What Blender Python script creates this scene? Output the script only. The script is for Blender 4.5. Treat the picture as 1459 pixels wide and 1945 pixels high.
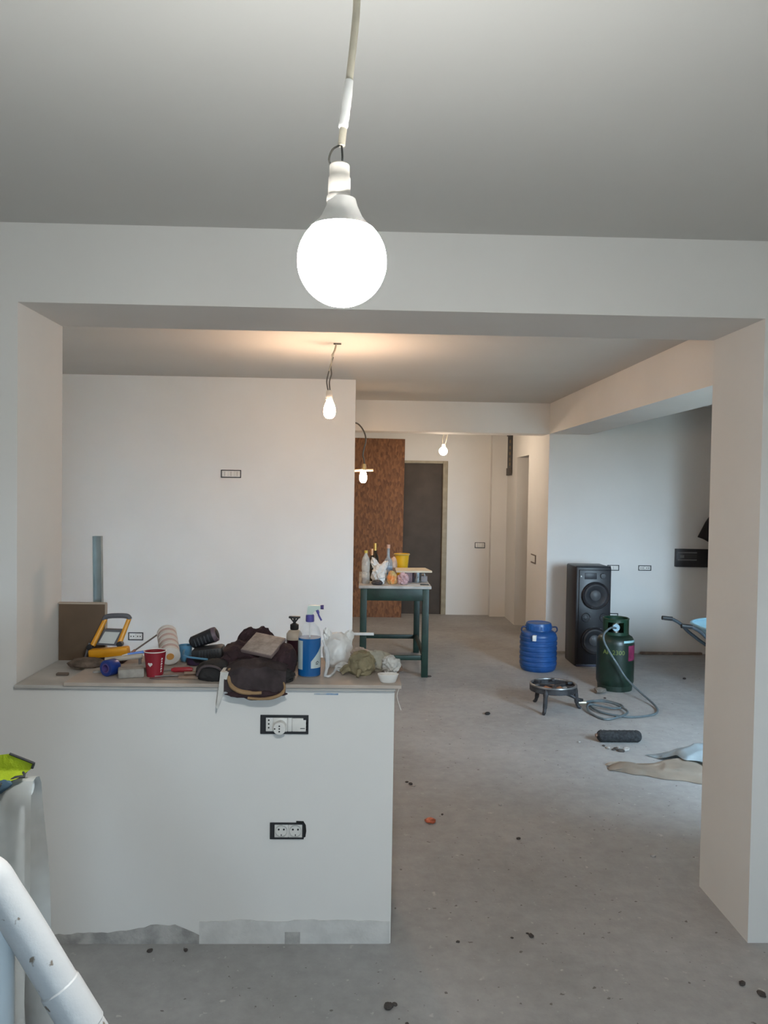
import bpy, bmesh, math, random
from mathutils import Vector, Matrix, Euler, noise
random.seed(7)
for o in list(bpy.data.objects):
    bpy.data.objects.remove(o)
scene = bpy.context.scene
COL = scene.collection
PI = math.pi

# ------------------------------------------------------------------ camera
def make_camera():
    pitch, yaw, roll, h, f = -0.0271, 0.0289, 0.0157, 1.7007, 1500.2
    fw = Vector((math.sin(yaw)*math.cos(pitch), math.cos(yaw)*math.cos(pitch), math.sin(pitch)))
    r = fw.cross(Vector((0, 0, 1))).normalized(); u = r.cross(fw)
    c, s = math.cos(roll), math.sin(roll)
    R = c*r + s*u; U = -s*r + c*u
    cam = bpy.data.cameras.new('camera')
    cam.sensor_fit = 'VERTICAL'; cam.sensor_height = 24.0; cam.lens = f/1945*24.0
    cam.clip_start = 0.05; cam.clip_end = 200
    o = bpy.data.objects.new('camera', cam); COL.objects.link(o)
    o.matrix_world = Matrix(((R.x, U.x, -fw.x, 0), (R.y, U.y, -fw.y, 0), (R.z, U.z, -fw.z, h), (0, 0, 0, 1)))
    scene.camera = o
make_camera()

# ------------------------------------------------------------------ sky, exposure
GLOBE, WARM, SKY = 355.0, 405.0, 75.0
world = bpy.data.worlds.new('sky'); scene.world = world; world.use_nodes = True
bg = world.node_tree.nodes['Background']
bg.inputs[0].default_value = (0.60, 0.82, 1.0, 1); bg.inputs[1].default_value = SKY
vs = scene.view_settings
vs.view_transform = 'Standard'; vs.look = 'None'; vs.gamma = 1.0; vs.use_curve_mapping = False
vs.exposure = 0.0
def portal(name, loc, rot, sx, sy):
    l = bpy.data.lights.new(name, 'AREA'); l.shape = 'RECTANGLE'; l.size = sx; l.size_y = sy
    l.cycles.is_portal = True
    o = bpy.data.objects.new(name, l); COL.objects.link(o); o.location = loc; o.rotation_euler = rot
portal('window_kitchen_offscreen', (3.0, 3.1, 1.45), (PI/2, 0, 0), 1.0, 1.3)         # kitchen window, behind the right pillar

portal('window_behind_viewer_offscreen', (0.9, -2.65, 1.3), (PI/2, 0, 0), 0.7, 0.7)   # window behind the camera

# ------------------------------------------------------------------ materials
MATS = {}
def mat(name, col, rough=0.6, metal=0.0, var=0.0, scale=8.0, bump=0.0, bscale=60.0, col2=None, trans=0.0, alpha=1.0, spec=0.5, emit=None, estr=0.0, detail=4.0, thresh=None):
    if name in MATS: return MATS[name]
    m = bpy.data.materials.new(name); m.use_nodes = True; MATS[name] = m
    nt = m.node_tree; b = nt.nodes['Principled BSDF']
    b.inputs['Base Color'].default_value = (*col, 1); b.inputs['Roughness'].default_value = rough
    b.inputs['Metallic'].default_value = metal; b.inputs['Specular IOR Level'].default_value = spec
    b.inputs['Transmission Weight'].default_value = trans; b.inputs['Alpha'].default_value = alpha
    if emit: b.inputs['Emission Color'].default_value = (*emit, 1); b.inputs['Emission Strength'].default_value = estr
    tc = nt.nodes.new('ShaderNodeTexCoord')
    if var or col2:
        n = nt.nodes.new('ShaderNodeTexNoise'); n.inputs['Scale'].default_value = scale; n.inputs['Detail'].default_value = detail
        nt.links.new(tc.outputs['Object'], n.inputs['Vector'])
        rp = nt.nodes.new('ShaderNodeValToRGB'); nt.links.new(n.outputs['Fac'], rp.inputs['Fac'])
        c2 = col2 or tuple(max(0, c*(1-var)) for c in col); c1 = col if col2 else tuple(min(1, c*(1+var*0.4)) for c in col)
        lo, hi = thresh or (0.35, 0.65)
        rp.color_ramp.elements[0].position = lo; rp.color_ramp.elements[1].position = hi
        rp.color_ramp.elements[0].color = (*c2, 1); rp.color_ramp.elements[1].color = (*c1, 1)
        nt.links.new(rp.outputs['Color'], b.inputs['Base Color'])
    if bump:
        n2 = nt.nodes.new('ShaderNodeTexNoise'); n2.inputs['Scale'].default_value = bscale; n2.inputs['Detail'].default_value = 5
        nt.links.new(tc.outputs['Object'], n2.inputs['Vector'])
        bp = nt.nodes.new('ShaderNodeBump'); bp.inputs['Strength'].default_value = bump; bp.inputs['Distance'].default_value = 0.01
        nt.links.new(n2.outputs['Fac'], bp.inputs['Height']); nt.links.new(bp.outputs['Normal'], b.inputs['Normal'])
    return m

def floor_material():
    m = bpy.data.materials.new('concrete_floor'); m.use_nodes = True
    nt = m.node_tree; b = nt.nodes['Principled BSDF']; b.inputs['Roughness'].default_value = 0.75
    b.inputs['Specular IOR Level'].default_value = 0.35
    tc = nt.nodes.new('ShaderNodeTexCoord')
    def nz(s, d, r=0.55):
        n = nt.nodes.new('ShaderNodeTexNoise'); n.inputs['Scale'].default_value = s; n.inputs['Detail'].default_value = d; n.inputs['Roughness'].default_value = r
        nt.links.new(tc.outputs['Object'], n.inputs['Vector']); return n
    def ramp(n, p0, c0, p1, c1):
        r = nt.nodes.new('ShaderNodeValToRGB'); nt.links.new(n.outputs['Fac'], r.inputs['Fac'])
        e = r.color_ramp.elements; e[0].position = p0; e[0].color = (*c0, 1); e[1].position = p1; e[1].color = (*c1, 1); return r
    def mix(f, a, bb, mode='MIX', fac=None):
        x = nt.nodes.new('ShaderNodeMix'); x.data_type = 'RGBA'; x.blend_type = mode
        if f is not None: nt.links.new(f, x.inputs[0])
        else: x.inputs[0].default_value = fac
        nt.links.new(a, x.inputs[6])
        if isinstance(bb, tuple): x.inputs[7].default_value = (*bb, 1)
        else: nt.links.new(bb, x.inputs[7])
        return x.outputs[2]
    base = ramp(nz(1.1, 6), 0.3, (0.305, 0.300, 0.295), 0.7, (0.41, 0.407, 0.402))
    fine = ramp(nz(14, 8, 0.65), 0.3, (0.86, 0.86, 0.86), 0.75, (1.08, 1.08, 1.08))
    c = mix(None, base.outputs[0], fine.outputs[0], 'MULTIPLY', 1.0)
    dust = ramp(nz(26, 3, 0.6), 0.66, (0, 0, 0), 0.74, (1, 1, 1))
    c = mix(dust.outputs[0], c, (0.50, 0.49, 0.47))
    spot = ramp(nz(33, 2, 0.5), 0.27, (1, 1, 1), 0.30, (0, 0, 0))
    c = mix(spot.outputs[0], c, (0.16, 0.15, 0.14))
    nt.links.new(c, b.inputs['Base Color'])
    bp = nt.nodes.new('ShaderNodeBump'); bp.inputs['Strength'].default_value = 0.25; bp.inputs['Distance'].default_value = 0.01
    nt.links.new(nz(35, 6).outputs['Fac'], bp.inputs['Height']); nt.links.new(bp.outputs['Normal'], b.inputs['Normal'])
    return m

def film_material(name, col, opacity, rough=0.25):
    """thin plastic film: part clear, part milky"""
    m = bpy.data.materials.new(name); m.use_nodes = True; MATS[name] = m
    nt = m.node_tree; nt.nodes.remove(nt.nodes['Principled BSDF'])
    out = nt.nodes['Material Output']
    tr = nt.nodes.new('ShaderNodeBsdfTransparent'); pr = nt.nodes.new('ShaderNodeBsdfPrincipled')
    pr.inputs['Base Color'].default_value = (*col, 1); pr.inputs['Roughness'].default_value = rough
    mx = nt.nodes.new('ShaderNodeMixShader')
    tc = nt.nodes.new('ShaderNodeTexCoord'); n = nt.nodes.new('ShaderNodeTexNoise'); n.inputs['Scale'].default_value = 14
    nt.links.new(tc.outputs['Object'], n.inputs['Vector'])
    mr = nt.nodes.new('ShaderNodeMapRange'); mr.inputs[1].default_value = 0.3; mr.inputs[2].default_value = 0.7
    mr.inputs[3].default_value = max(0, opacity-0.15); mr.inputs[4].default_value = min(1, opacity+0.15)
    nt.links.new(n.outputs['Fac'], mr.inputs[0]); nt.links.new(mr.outputs[0], mx.inputs[0])
    nt.links.new(tr.outputs[0], mx.inputs[1]); nt.links.new(pr.outputs[0], mx.inputs[2]); nt.links.new(mx.outputs[0], out.inputs[0])
    return m

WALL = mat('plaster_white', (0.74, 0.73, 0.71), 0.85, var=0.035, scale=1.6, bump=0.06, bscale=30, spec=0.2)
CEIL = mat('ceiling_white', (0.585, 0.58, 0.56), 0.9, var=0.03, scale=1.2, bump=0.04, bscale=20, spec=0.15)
FLOOR = floor_material()
RENDER_GREY = mat('bare_render', (0.40, 0.39, 0.375), 0.9, var=0.3, scale=18, bump=0.4, bscale=60)
PALE_RENDER = mat('pale_render', (0.62, 0.615, 0.60), 0.9, var=0.12, scale=12, bump=0.2, bscale=60)
BLACKP = mat('black_plastic', (0.016, 0.017, 0.02), 0.45, var=0.2, scale=30)
WHITEP = mat('white_plastic', (0.72, 0.71, 0.68), 0.4, var=0.04, scale=30)
DARKHOLE = mat('socket_hole_shade', (0.01, 0.01, 0.01), 0.8)  # near-black colour stands in for the shade inside holes
STEEL = mat('steel', (0.50, 0.51, 0.52), 0.35, metal=1.0, var=0.15, scale=25)
GALV = mat('galvanised', (0.55, 0.58, 0.60), 0.4, metal=0.9, var=0.2, scale=20)

# ------------------------------------------------------------------ mesh helpers
class MB:
    def __init__(s): s.bm = bmesh.new()
    def box(s, a, b, bevel=0.0, rot=None, piv=None):
        """axis-aligned box between corners a and b, optional rotation about piv"""
        c = [(a[i]+b[i])/2 for i in range(3)]; d = [abs(b[i]-a[i]) for i in range(3)]
        r = bmesh.ops.create_cube(s.bm, size=1.0); vs_ = r['verts']
        for v in vs_: v.co = Vector((v.co.x*d[0]+c[0], v.co.y*d[1]+c[1], v.co.z*d[2]+c[2]))
        if bevel:
            ed = set(e for v in vs_ for e in v.link_edges)
            rr = bmesh.ops.bevel(s.bm, geom=list(ed), offset=bevel, segments=2, affect='EDGES', profile=0.5)
            vs_ = list(set(list(rr['verts']) + [v for v in vs_ if v.is_valid]))
        if rot is not None:
            p = Vector(piv if piv else c); M = Euler(rot).to_matrix()
            for v in vs_: v.co = M @ (v.co-p) + p
        return s
    def tube(s, pts, rad, seg=10, cap=True, closed=False):
        pts = [Vector(p) for p in pts]; n = len(pts)
        rads = list(rad) if isinstance(rad, (list, tuple)) else [rad]*n
        if len(rads) != n:                                             # resample a radius list to the path
            m0 = len(rads)-1; src = rads; rads = []
            for i in range(n):
                f = i/(n-1)*m0; k = min(int(f), m0-1); rads.append(src[k]+(src[k+1]-src[k])*(f-k))
        rings = []; prev = None
        for i, p in enumerate(pts):
            if closed: t = (pts[(i+1) % n]-pts[i-1]).normalized()
            else: t = (pts[min(i+1, n-1)]-pts[max(i-1, 0)]).normalized()
            if prev is None:
                up = Vector((0, 0, 1)) if abs(t.z) < 0.9 else Vector((1, 0, 0)); x = t.cross(up).normalized()
            else: x = (prev - t*prev.dot(t)).normalized()
            prev = x; y = t.cross(x)
            rings.append([s.bm.verts.new(p + (x*math.cos(2*PI*k/seg)+y*math.sin(2*PI*k/seg))*rads[i]) for k in range(seg)])
        m = n if closed else n-1
        for i in range(m):
            A, B = rings[i], rings[(i+1) % n]
            for k in range(seg): s.bm.faces.new((A[k], A[(k+1) % seg], B[(k+1) % seg], B[k]))
        if cap and not closed:
            s.bm.faces.new(rings[0][::-1]); s.bm.faces.new(rings[-1])
        return s
    def lathe(s, prof, seg=32, c=(0, 0, 0), axis='z', sx=1.0, sy=1.0):
        rings = []; prof = list(prof)
        if prof[0] == prof[-1]: prof = prof[:-1]
        def P(r, z, a):
            x, y = r*math.cos(a)*sx, r*math.sin(a)*sy
            v = {'z': (x, y, z), 'y': (x, z, y), 'x': (z, x, y)}[axis]
            return (v[0]+c[0], v[1]+c[1], v[2]+c[2])
        for r, z in prof:
            if r < 1e-6: rings.append([s.bm.verts.new(P(0, z, 0))])
            else: rings.append([s.bm.verts.new(P(r, z, 2*PI*k/seg)) for k in range(seg)])
        hollow = len(rings[0]) > 1 and len(rings[-1]) > 1
        for A, B in (list(zip(rings, rings[1:])) + ([(rings[-1], rings[0])] if hollow else [])):
            for k in range(seg):
                if len(A) == 1 and len(B) == 1: break
                if len(A) == 1: f = (A[0], B[(k+1) % seg], B[k])
                elif len(B) == 1: f = (A[k], A[(k+1) % seg], B[0])
                else: f = (A[k], A[(k+1) % seg], B[(k+1) % seg], B[k])
                s.bm.faces.new(f)
        if not hollow and len(rings[0]) > 1: s.bm.faces.new(rings[0][::-1])
        if not hollow and len(rings[-1]) > 1: s.bm.faces.new(rings[-1])
        return s
    def prism(s, pts, vec):
        """closed polygon (3-D points) extruded along vec"""
        vec = Vector(vec); a = [s.bm.verts.new(Vector(p)) for p in pts]; b = [s.bm.verts.new(Vector(p)+vec) for p in pts]; n = len(a)
        s.bm.faces.new(a[::-1]); s.bm.faces.new(b)
        for i in range(n): s.bm.faces.new((a[i], a[(i+1) % n], b[(i+1) % n], b[i]))
        return s
    def lump(s, c, d, seed=0, amp=0.2, freq=1.6, sub=4, floor=None, rot=(0, 0, 0), fine=0.05):
        r = bmesh.ops.create_icosphere(s.bm, subdivisions=sub, radius=1.0); M = Euler(rot).to_matrix(); so = Vector((seed*3.1, seed*1.7, seed*2.3))
        for v in r['verts']:
            q = v.co.copy()
            k = 1 + amp*(noise.ridged_multi_fractal(q*freq+so, 1.0, 2.0, 3, 1.0, 2.0)-1.0)*0.6 + fine*noise.noise(q*freq*5+so)
            p = Vector((q.x*d[0], q.y*d[1], q.z*d[2]))*k
            p = M @ p + Vector(c)
            if floor is not None and p.z < floor: p.z = floor + 0.002*noise.noise(q*5)
            v.co = p
        return s
    def grid(s, fn, nu, nv):
        V = [[s.bm.verts.new(fn(i/nu, j/nv)) for j in range(nv+1)] for i in range(nu+1)]
        for i in range(nu):
            for j in range(nv): s.bm.faces.new((V[i][j], V[i+1][j], V[i+1][j+1], V[i][j+1]))
        return s
    def thicken(s, t):
        bmesh.ops.solidify(s.bm, geom=list(s.bm.faces), thickness=t); return s
    def build(s, name, material, parent=None, smooth=True, world=False):
        bmesh.ops.recalc_face_normals(s.bm, faces=list(s.bm.faces))
        if smooth:
            for f in s.bm.faces: f.smooth = True
            for e in s.bm.edges:
                if len(e.link_faces) == 2 and e.calc_face_angle(0) > 0.6: e.smooth = False
        me = bpy.data.meshes.new(name); s.bm.to_mesh(me); s.bm.free()
        me.materials.append(material)
        o = bpy.data.objects.new(name, me); COL.objects.link(o)
        if parent is not None:
            o.parent = parent
            if world: me.transform(root_matrix(parent).inverted())
        return o
def root_matrix(o):
    M = Matrix.LocRotScale(o.location, o.rotation_euler, o.scale)
    return root_matrix(o.parent) @ M if o.parent else M
def tag(o, label, cat=None, group=None, kind=None):
    if label: o['label'] = label
    if cat: o['category'] = cat
    if group: o['group'] = group
    if kind: o['kind'] = kind
    return o
def thing(name, label, cat, loc=(0, 0, 0), rz=0.0, group=None, rot=None):
    o = bpy.data.objects.new(name, None); COL.objects.link(o); o.empty_display_size = 0.05
    o.location = loc; o.rotation_euler = rot or (0, 0, rz)
    return tag(o, label, cat, group)
def box(a, b, bevel=0.0, **k): return MB().box(a, b, bevel, **k)
def struct(name, mb, m, label=None): return tag(mb.build(name, m, smooth=False), label, kind='structure')
def smooth_path(pts, n=6):
    """Catmull-Rom through pts"""
    P = [Vector(p) for p in pts]; out = []
    for i in range(len(P)-1):
        a, b, c, d = P[max(i-1, 0)], P[i], P[i+1], P[min(i+2, len(P)-1)]
        for k in range(n):
            t = k/n
            out.append(0.5*((2*b)+(c-a)*t+(2*a-5*b+4*c-d)*t*t+(3*b-3*c+d-a)*t**3))
    out.append(P[-1]); return out

# ------------------------------------------------------------------ the shell
ZC = 2.65
Y1, Y2, XL, XR, ZB = 2.922, 3.353, -1.257, 1.496, 2.364        # the wide opening between the rooms
YW, XW, YK, XS, ZX = 6.826, -0.063, 8.335, 1.984, 2.328       # partition, kitchen wall, corridor side wall, beams
YF = 10.85
struct('floor', MB().box((-3.4, -3.0, -0.15), (2.25, Y1, 0)).box((-3.4, Y1, -0.15), (4.4, 11.1, 0)), FLOOR, 'dusty grey concrete screed floor')
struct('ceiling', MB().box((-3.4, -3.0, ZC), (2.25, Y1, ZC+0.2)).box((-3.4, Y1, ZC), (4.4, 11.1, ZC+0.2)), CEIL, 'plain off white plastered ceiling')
struct('ground', box((-40, -40, -0.4), (40, 40, -0.3)), mat('ground_outside', (0.25, 0.24, 0.2), 0.9, var=0.2, scale=0.5))
KX0, KX1, KZ0, KZ1 = 2.5, 3.5, 0.8, 2.1                          # kitchen window opening
w = MB(); w.box((-2.9, Y1, 0), (XL, Y2, ZC)); w.box((XR, Y1, 0), (KX0, Y2, ZC)); w.box((KX1, Y1, 0), (4.2, Y2, ZC)); w.box((KX0, Y1, 0), (KX1, Y2, KZ0)); w.box((KX0, Y1, KZ1), (KX1, Y2, ZC)); w.box((XL, Y1, ZB), (XR, Y2, ZC))
struct('wall_divider', w, WALL, 'white wall with wide opening and beam between the two rooms')
XH, ZH = 0.134, 0.960
hw = struct('wall_half', box((XL, Y1, 0), (XH, Y2, ZH)), WALL, 'white plastered half wall used as a workbench')
# unpainted render along its foot
def ragged(x0, x1, hs, seed, n=30, y=Y1):
    rnd = random.Random(seed); top = []
    for i in range(n+1):
        t = i/n; f = t*(len(hs)-1); k = min(int(f), len(hs)-2); h = hs[k]+(hs[k+1]-hs[k])*(f-k)
        top.append((x0+(x1-x0)*t, y-0.004, max(0.004, h+rnd.uniform(-0.003, 0.003))))
    return [(x0, y-0.004, -0.002)] + top + [(x1, y-0.004, -0.002)]
tag(MB().prism(ragged(XL, -0.58, [0.035, 0.038, 0.034, 0.04, 0.042, 0.05, 0.072, 0.07, 0.03], 3), (0, 0.006, 0)).build('render_strip', RENDER_GREY, hw, smooth=False), 'dark unpainted render strip')
tag(MB().prism(ragged(-0.58, XH-0.004, [0.085, 0.09, 0.085, 0.09, 0.088, 0.085], 4), (0, 0.005, 0)).build('render_strip', PALE_RENDER, hw, smooth=False), 'pale skim patch')
tag(box((-0.262, Y1-0.006, 0.0), (-0.205, Y1+0.002, 0.045)).build('filled_notch', RENDER_GREY, hw, smooth=False), None)
# room the camera stands in
struct('wall_left', box((-3.0, -2.8, 0), (-2.8, Y1, ZC)), WALL)
struct('wall_right', box((2.0, -2.8, 0), (2.25, Y1, ZC)), WALL)
w = MB(); BX0, BX1, BZ0, BZ1 = 0.55, 1.25, 0.95, 1.65
w.box((-2.8, -2.8, 0), (BX0, -2.6, ZC)); w.box((BX1, -2.8, 0), (2.0, -2.6, ZC)); w.box((BX0, -2.8, 0), (BX1, -2.6, BZ0)); w.box((BX0, -2.8, BZ1), (BX1, -2.6, ZC))
struct('wall_back', w, WALL)
# the far room
struct('wall_partition', box((-3.0, YW, 0), (XW, YW+0.14, ZC)), WALL, 'white partition wall facing the opening')
struct('wall_far_left', box((-3.2, Y2, 0), (-3.0, YW+0.14, ZC)), WALL)
struct('wall_kitchen', box((XS, YK, 0), (4.2, YK+0.2, ZC)), WALL, 'white kitchen wall lit by cold window light')
struct('wall_far_right', box((4.2, Y1, 0), (4.4, 11.0, ZC)), WALL)
struct('wall_shade_pier', box((3.3, 6.75, 0), (4.2, 7.05, ZC)), WALL, 'unseen wall pier added to shade the kitchen wall')  # unseen pier, added for the shade edge on the kitchen wall
# corridor at the back
w = MB(); w.box((XS, YK+0.2, 0), (XS+0.24, 9.35, ZC)); w.box((XS, 10.06, 0), (XS+0.24, YF, ZC)); w.box((XS, 9.35, 2.15), (XS+0.24, 10.06, ZC))
struct('wall_corridor', w, WALL, 'corridor side wall with a plain doorway through it')
struct('wall_corridor_left', box((-1.7, YW+0.14, 0), (-1.55, YF, ZC)), WALL)
w = MB(); w.box((-1.7, YF, 0), (0.45, YF+0.2, ZC)); w.box((1.185, YF, 0), (4.2, YF+0.2, ZC)); w.box((0.45, YF, 2.12), (1.185, YF+0.2, ZC)); w.box((0.3, YF+0.2, 0), (1.3, YF+0.3, ZC))
struct('wall_far', w, WALL, 'far corridor wall behind the brown board and dark door')
struct('trim_pipe_box', box((1.775, YF-0.13, 0), (XS, YF, ZC)), WALL, 'boxed in pipe in the corridor corner')
struct('trim_crossbeam', box((-1.55, YK, ZX), (XS, YK+0.3, ZC)), WALL, 'ceiling beam across the corridor mouth')
struct('trim_beam', box((XS, Y2, ZX), (XS+0.42, YK, ZC)), WALL, 'ceiling beam running along the kitchen side')
# door in the far wall
DOORM = mat('dark_door', (0.088, 0.070, 0.058), 0.75, var=0.15, scale=5)
FRAMEM = mat('tan_door_frame', (0.36, 0.31, 0.22), 0.55, var=0.2, scale=9)
d = thing('door_1', 'dark brown flush door with tan frame in the far wall', None, (0.82, YF, 0)); d['kind'] = 'structure'
box((0.50, YF+0.05, 0.0), (1.12, YF+0.09, 2.085), 0.004).build('door_leaf', DOORM, d, world=True)
box((1.118, YF-0.012, 0), (1.185, YF+0.14, 2.12), 0.004).build('door_jamb', FRAMEM, d, world=True)
box((0.45, YF-0.012, 0), (0.50, YF+0.14, 2.12), 0.004).build('door_jamb', FRAMEM, d, world=True)
box((0.50, YF-0.005, 2.085), (1.118, YF+0.14, 2.12)).build('door_head', FRAMEM, d, world=True)
# windows that let the daylight in
GLASS = film_material('window_glass', (0.9, 0.95, 1.0), 0.15, 0.02)
FRW = mat('window_frame_white', (0.78, 0.78, 0.78), 0.4, var=0.02)
d = thing('window_1', 'white framed kitchen window', None, (3.0, 3.02, KZ0)); d['kind'] = 'structure'
f = MB(); f.box((KX0, 3.0, KZ0), (KX1, 3.05, KZ0+.05)); f.box((KX0, 3.0, KZ1-.05), (KX1, 3.05, KZ1)); f.box((KX0, 3.0, KZ0+.05), (KX0+.05, 3.05, KZ1-.05)); f.box((KX1-.05, 3.0, KZ0+.05), (KX1, 3.05, KZ1-.05))
f.build('window_frame', FRW, d, smooth=False, world=True)
box((KX0+.05, 3.022, KZ0+.05), (KX1-.05, 3.028, KZ1-.05)).build('pane', GLASS, d, smooth=False, world=True)
d = thing('window_2', 'white framed window behind the viewer', None, (0.9, -2.72, BZ0)); d['kind'] = 'structure'
f = MB(); f.box((BX0, -2.74, BZ0), (BX1, -2.7, BZ0+.04)); f.box((BX0, -2.74, BZ1-.04), (BX1, -2.7, BZ1)); f.box((BX0, -2.74, BZ0+.04), (BX0+.04, -2.7, BZ1-.04)); f.box((BX1-.04, -2.74, BZ0+.04), (BX1, -2.7, BZ1-.04))
f.build('window_frame', FRW, d, smooth=False, world=True)
box((BX0+.04, -2.723, BZ0+.04), (BX1-.04, -2.717, BZ1-.04)).build('pane', GLASS, d, smooth=False, world=True)

# ------------------------------------------------------------------ lamps
def emitter(name, col, strength):
    m = bpy.data.materials.new(name); m.use_nodes = True; nt = m.node_tree; nt.nodes.remove(nt.nodes['Principled BSDF'])
    e = nt.nodes.new('ShaderNodeEmission'); e.inputs[0].default_value = (*col, 1); e.inputs[1].default_value = strength
    nt.links.new(e.outputs[0], nt.nodes['Material Output'].inputs[0]); return m
CABLE = mat('beige_cable', (0.55, 0.50, 0.40), 0.6, var=0.15, scale=30)
WIRE = mat('grey_wire', (0.09, 0.085, 0.075), 0.5)
TAPE = mat('white_tape', (0.88, 0.87, 0.85), 0.6, var=0.06, scale=40)
SOCKET = mat('porcelain_socket', (0.85, 0.79, 0.72), 0.45, var=0.08, scale=25)
LEDBODY = mat('led_body', (0.82, 0.80, 0.77), 0.4)
GX, GY, GZ, U = -0.0310, 1.08, 2.010, 1.0                       # globe centre and size factor
t = thing('pendant_lamp', 'large lit white globe bulb hanging on a taped beige cable', 'lamp', (GX, GY, GZ-0.0605*U))
R = 0.0605*U
def gp(dx, dz): return (GX+dx*U, GY, GZ+dz*U)
MB().lathe([(0, -R)] + [(R*math.sin(a), -R*math.cos(a)) for a in [i/20*(PI-0.78) for i in range(1, 21)]], 40, (GX, GY, GZ)).build('bulb', emitter('globe_glow', (1.0, 1.0, 0.96), GLOBE), t, world=True)
zt = R*math.cos(0.78)/U; rt = 0.0605*math.sin(0.78)
def ring(prof, dx, seg, name, m): return MB().lathe([(r*U, z*U) for r, z in prof], seg, (GX+dx*U, GY, GZ)).build(name, m, t, world=True)
ring([(rt, zt), (rt*0.86, zt+0.006), (rt*0.66, zt+0.016), (0.0215, zt+0.030), (0.0185, zt+0.040), (0.0, zt+0.040)], -0.001, 32, 'bulb_neck', LEDBODY)
zs = zt+0.038
ring([(0.0, zs-0.002), (0.0170, zs-0.002), (0.0172, zs), (0.0168, zs+0.005), (0.0152, zs+0.007), (0.0150, zs+0.030), (0.0138, zs+0.032), (0.0135, zs+0.047), (0.012, zs+0.049), (0, zs+0.049)], -0.0050, 24, 'lamp_holder', SOCKET)
zh_ = zs+0.047
MB().tube(smooth_path([gp(-0.0155, zh_-0.004), gp(-0.0195, zh_+0.008), gp(-0.015, zh_+0.021), gp(-0.0065, zh_+0.027), gp(-0.003, zh_+0.031)]), 0.0014, 8).build('wire', WIRE, t, world=True)
MB().tube(smooth_path([gp(-0.002, zh_-0.004), gp(-0.0015, zh_+0.012), gp(-0.003, zh_+0.031)]), 0.0014, 8).build('wire', WIRE, t, world=True)
cp = smooth_path([gp(-0.003, zh_+0.027), gp(0.0, 0.185), gp(0.0045, 0.225), gp(0.011, 0.29), gp(0.015, 0.35), gp(0.013, 0.44), gp(0.003, 0.55), (GX-0.004, GY, ZC+0.005)], 8)
MB().tube(cp, 0.0050, 12).build('cable', CABLE, t, world=True)
MB().tube(smooth_path([gp(-0.0015, 0.178), gp(0.002, 0.202), gp(0.0062, 0.242)]), [0.0056, .0065, .0067, .0062, .0067, .0065, .0060, .0065, .0062, .0065, .0060, .0058, .0055], 12).build('tape_wrap', TAPE, t, world=True)

def bulb_profile(c, r, h):
    return [(0, -h*0.5), (r*0.55, -h*0.46), (r*0.88, -h*0.33), (r, -h*0.15), (r*0.95, h*0.05), (r*0.75, h*0.25), (r*0.5, h*0.42), (r*0.42, h*0.5), (0, h*0.5)]
WARMC = (1.0, 0.66, 0.43)
t = thing('pendant_lamp', 'warm lit bulb hanging on twisted wires in front of the white partition', 'lamp', (-0.215, 5.15, 2.16))
MB().lathe(bulb_profile(0, 0.039, 0.125), 24, (-0.215, 5.15, 2.224)).build('bulb', emitter('warm_glow', WARMC, WARM), t, world=True)
MB().lathe([(0, 2.283), (0.021, 2.283), (0.022, 2.30), (0.020, 2.335), (0.015, 2.345), (0, 2.345)], 20, (-0.219, 5.15, 0)).build('lamp_holder', SOCKET, t, world=True)
MB().tube(smooth_path([(-0.226, 5.15, 2.342), (-0.236, 5.15, 2.40), (-0.226, 5.15, 2.455), (-0.214, 5.15, 2.50), (-0.198, 5.15, 2.555)]), 0.004, 8).build('wire', WIRE, t, world=True)
MB().tube(smooth_path([(-0.214, 5.15, 2.342), (-0.218, 5.15, 2.40), (-0.206, 5.15, 2.45), (-0.210, 5.15, 2.50), (-0.196, 5.15, 2.56)]), 0.004, 8).build('wire', WIRE, t, world=True)
MB().tube(smooth_path([(-0.222, 5.15, 2.47), (-0.209, 5.15, 2.51), (-0.200, 5.15, 2.57), (-0.185, 5.15, 2.61), (-0.176, 5.15, ZC+0.004)]), [0.005]*12+[0.009]*2+[0.006]*11, 8).build('cable', CABLE, t, world=True)
MB().tube([(-0.195, 5.15, ZC-0.003), (-0.145, 5.15, ZC-0.003)], 0.007, 8).build('ceiling_stub', WIRE, t, world=True)

t = thing('pendant_lamp', 'warm lit bulb on a curved cable in front of the brown board', 'lamp', (0.014, 7.6, 1.77))
MB().lathe(bulb_profile(0, 0.036, 0.13), 20, (0.014, 7.6, 1.835)).build('bulb', emitter('warm_glow_amber', (1.0, 0.62, 0.34), WARM*0.44), t, world=True)
MB().lathe([(0, 1.895), (0.020, 1.895), (0.019, 1.945), (0.013, 1.955), (0, 1.955)], 16, (0.021, 7.6, 0)).build('lamp_holder', mat('brass_holder', (0.55, 0.42, 0.2), 0.45, metal=0.6), t, world=True)
MB().tube(smooth_path([(0.024, 7.6, 1.95), (0.018, 7.6, 2.00), (0.008, 7.6, 2.04), (0.018, 7.6, 2.10), (0.033, 7.6, 2.165), (0.028, 7.6, 2.23), (0.0, 7.6, 2.29), (-0.035, 7.6, 2.33), (-0.07, 7.59, 2.346), (-0.14, 7.55, 2.36), (-0.28, 7.4, 2.45), (-0.34, 7.3, ZC+.004)]), 0.007, 8).build('cable', WIRE, t, world=True)
MB().tube([(-0.20, 7.63, 1.885), (0.11, 7.63, 1.897)], 0.012, 10).build('crossbar', mat('pale_stick', (0.6, 0.48, 0.36), 0.6, var=0.1), t, world=True)
t = thing('pendant_lamp', 'round lit bulb on short wires above the dark door', 'lamp', (0.946, 9.2, 2.11))
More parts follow.
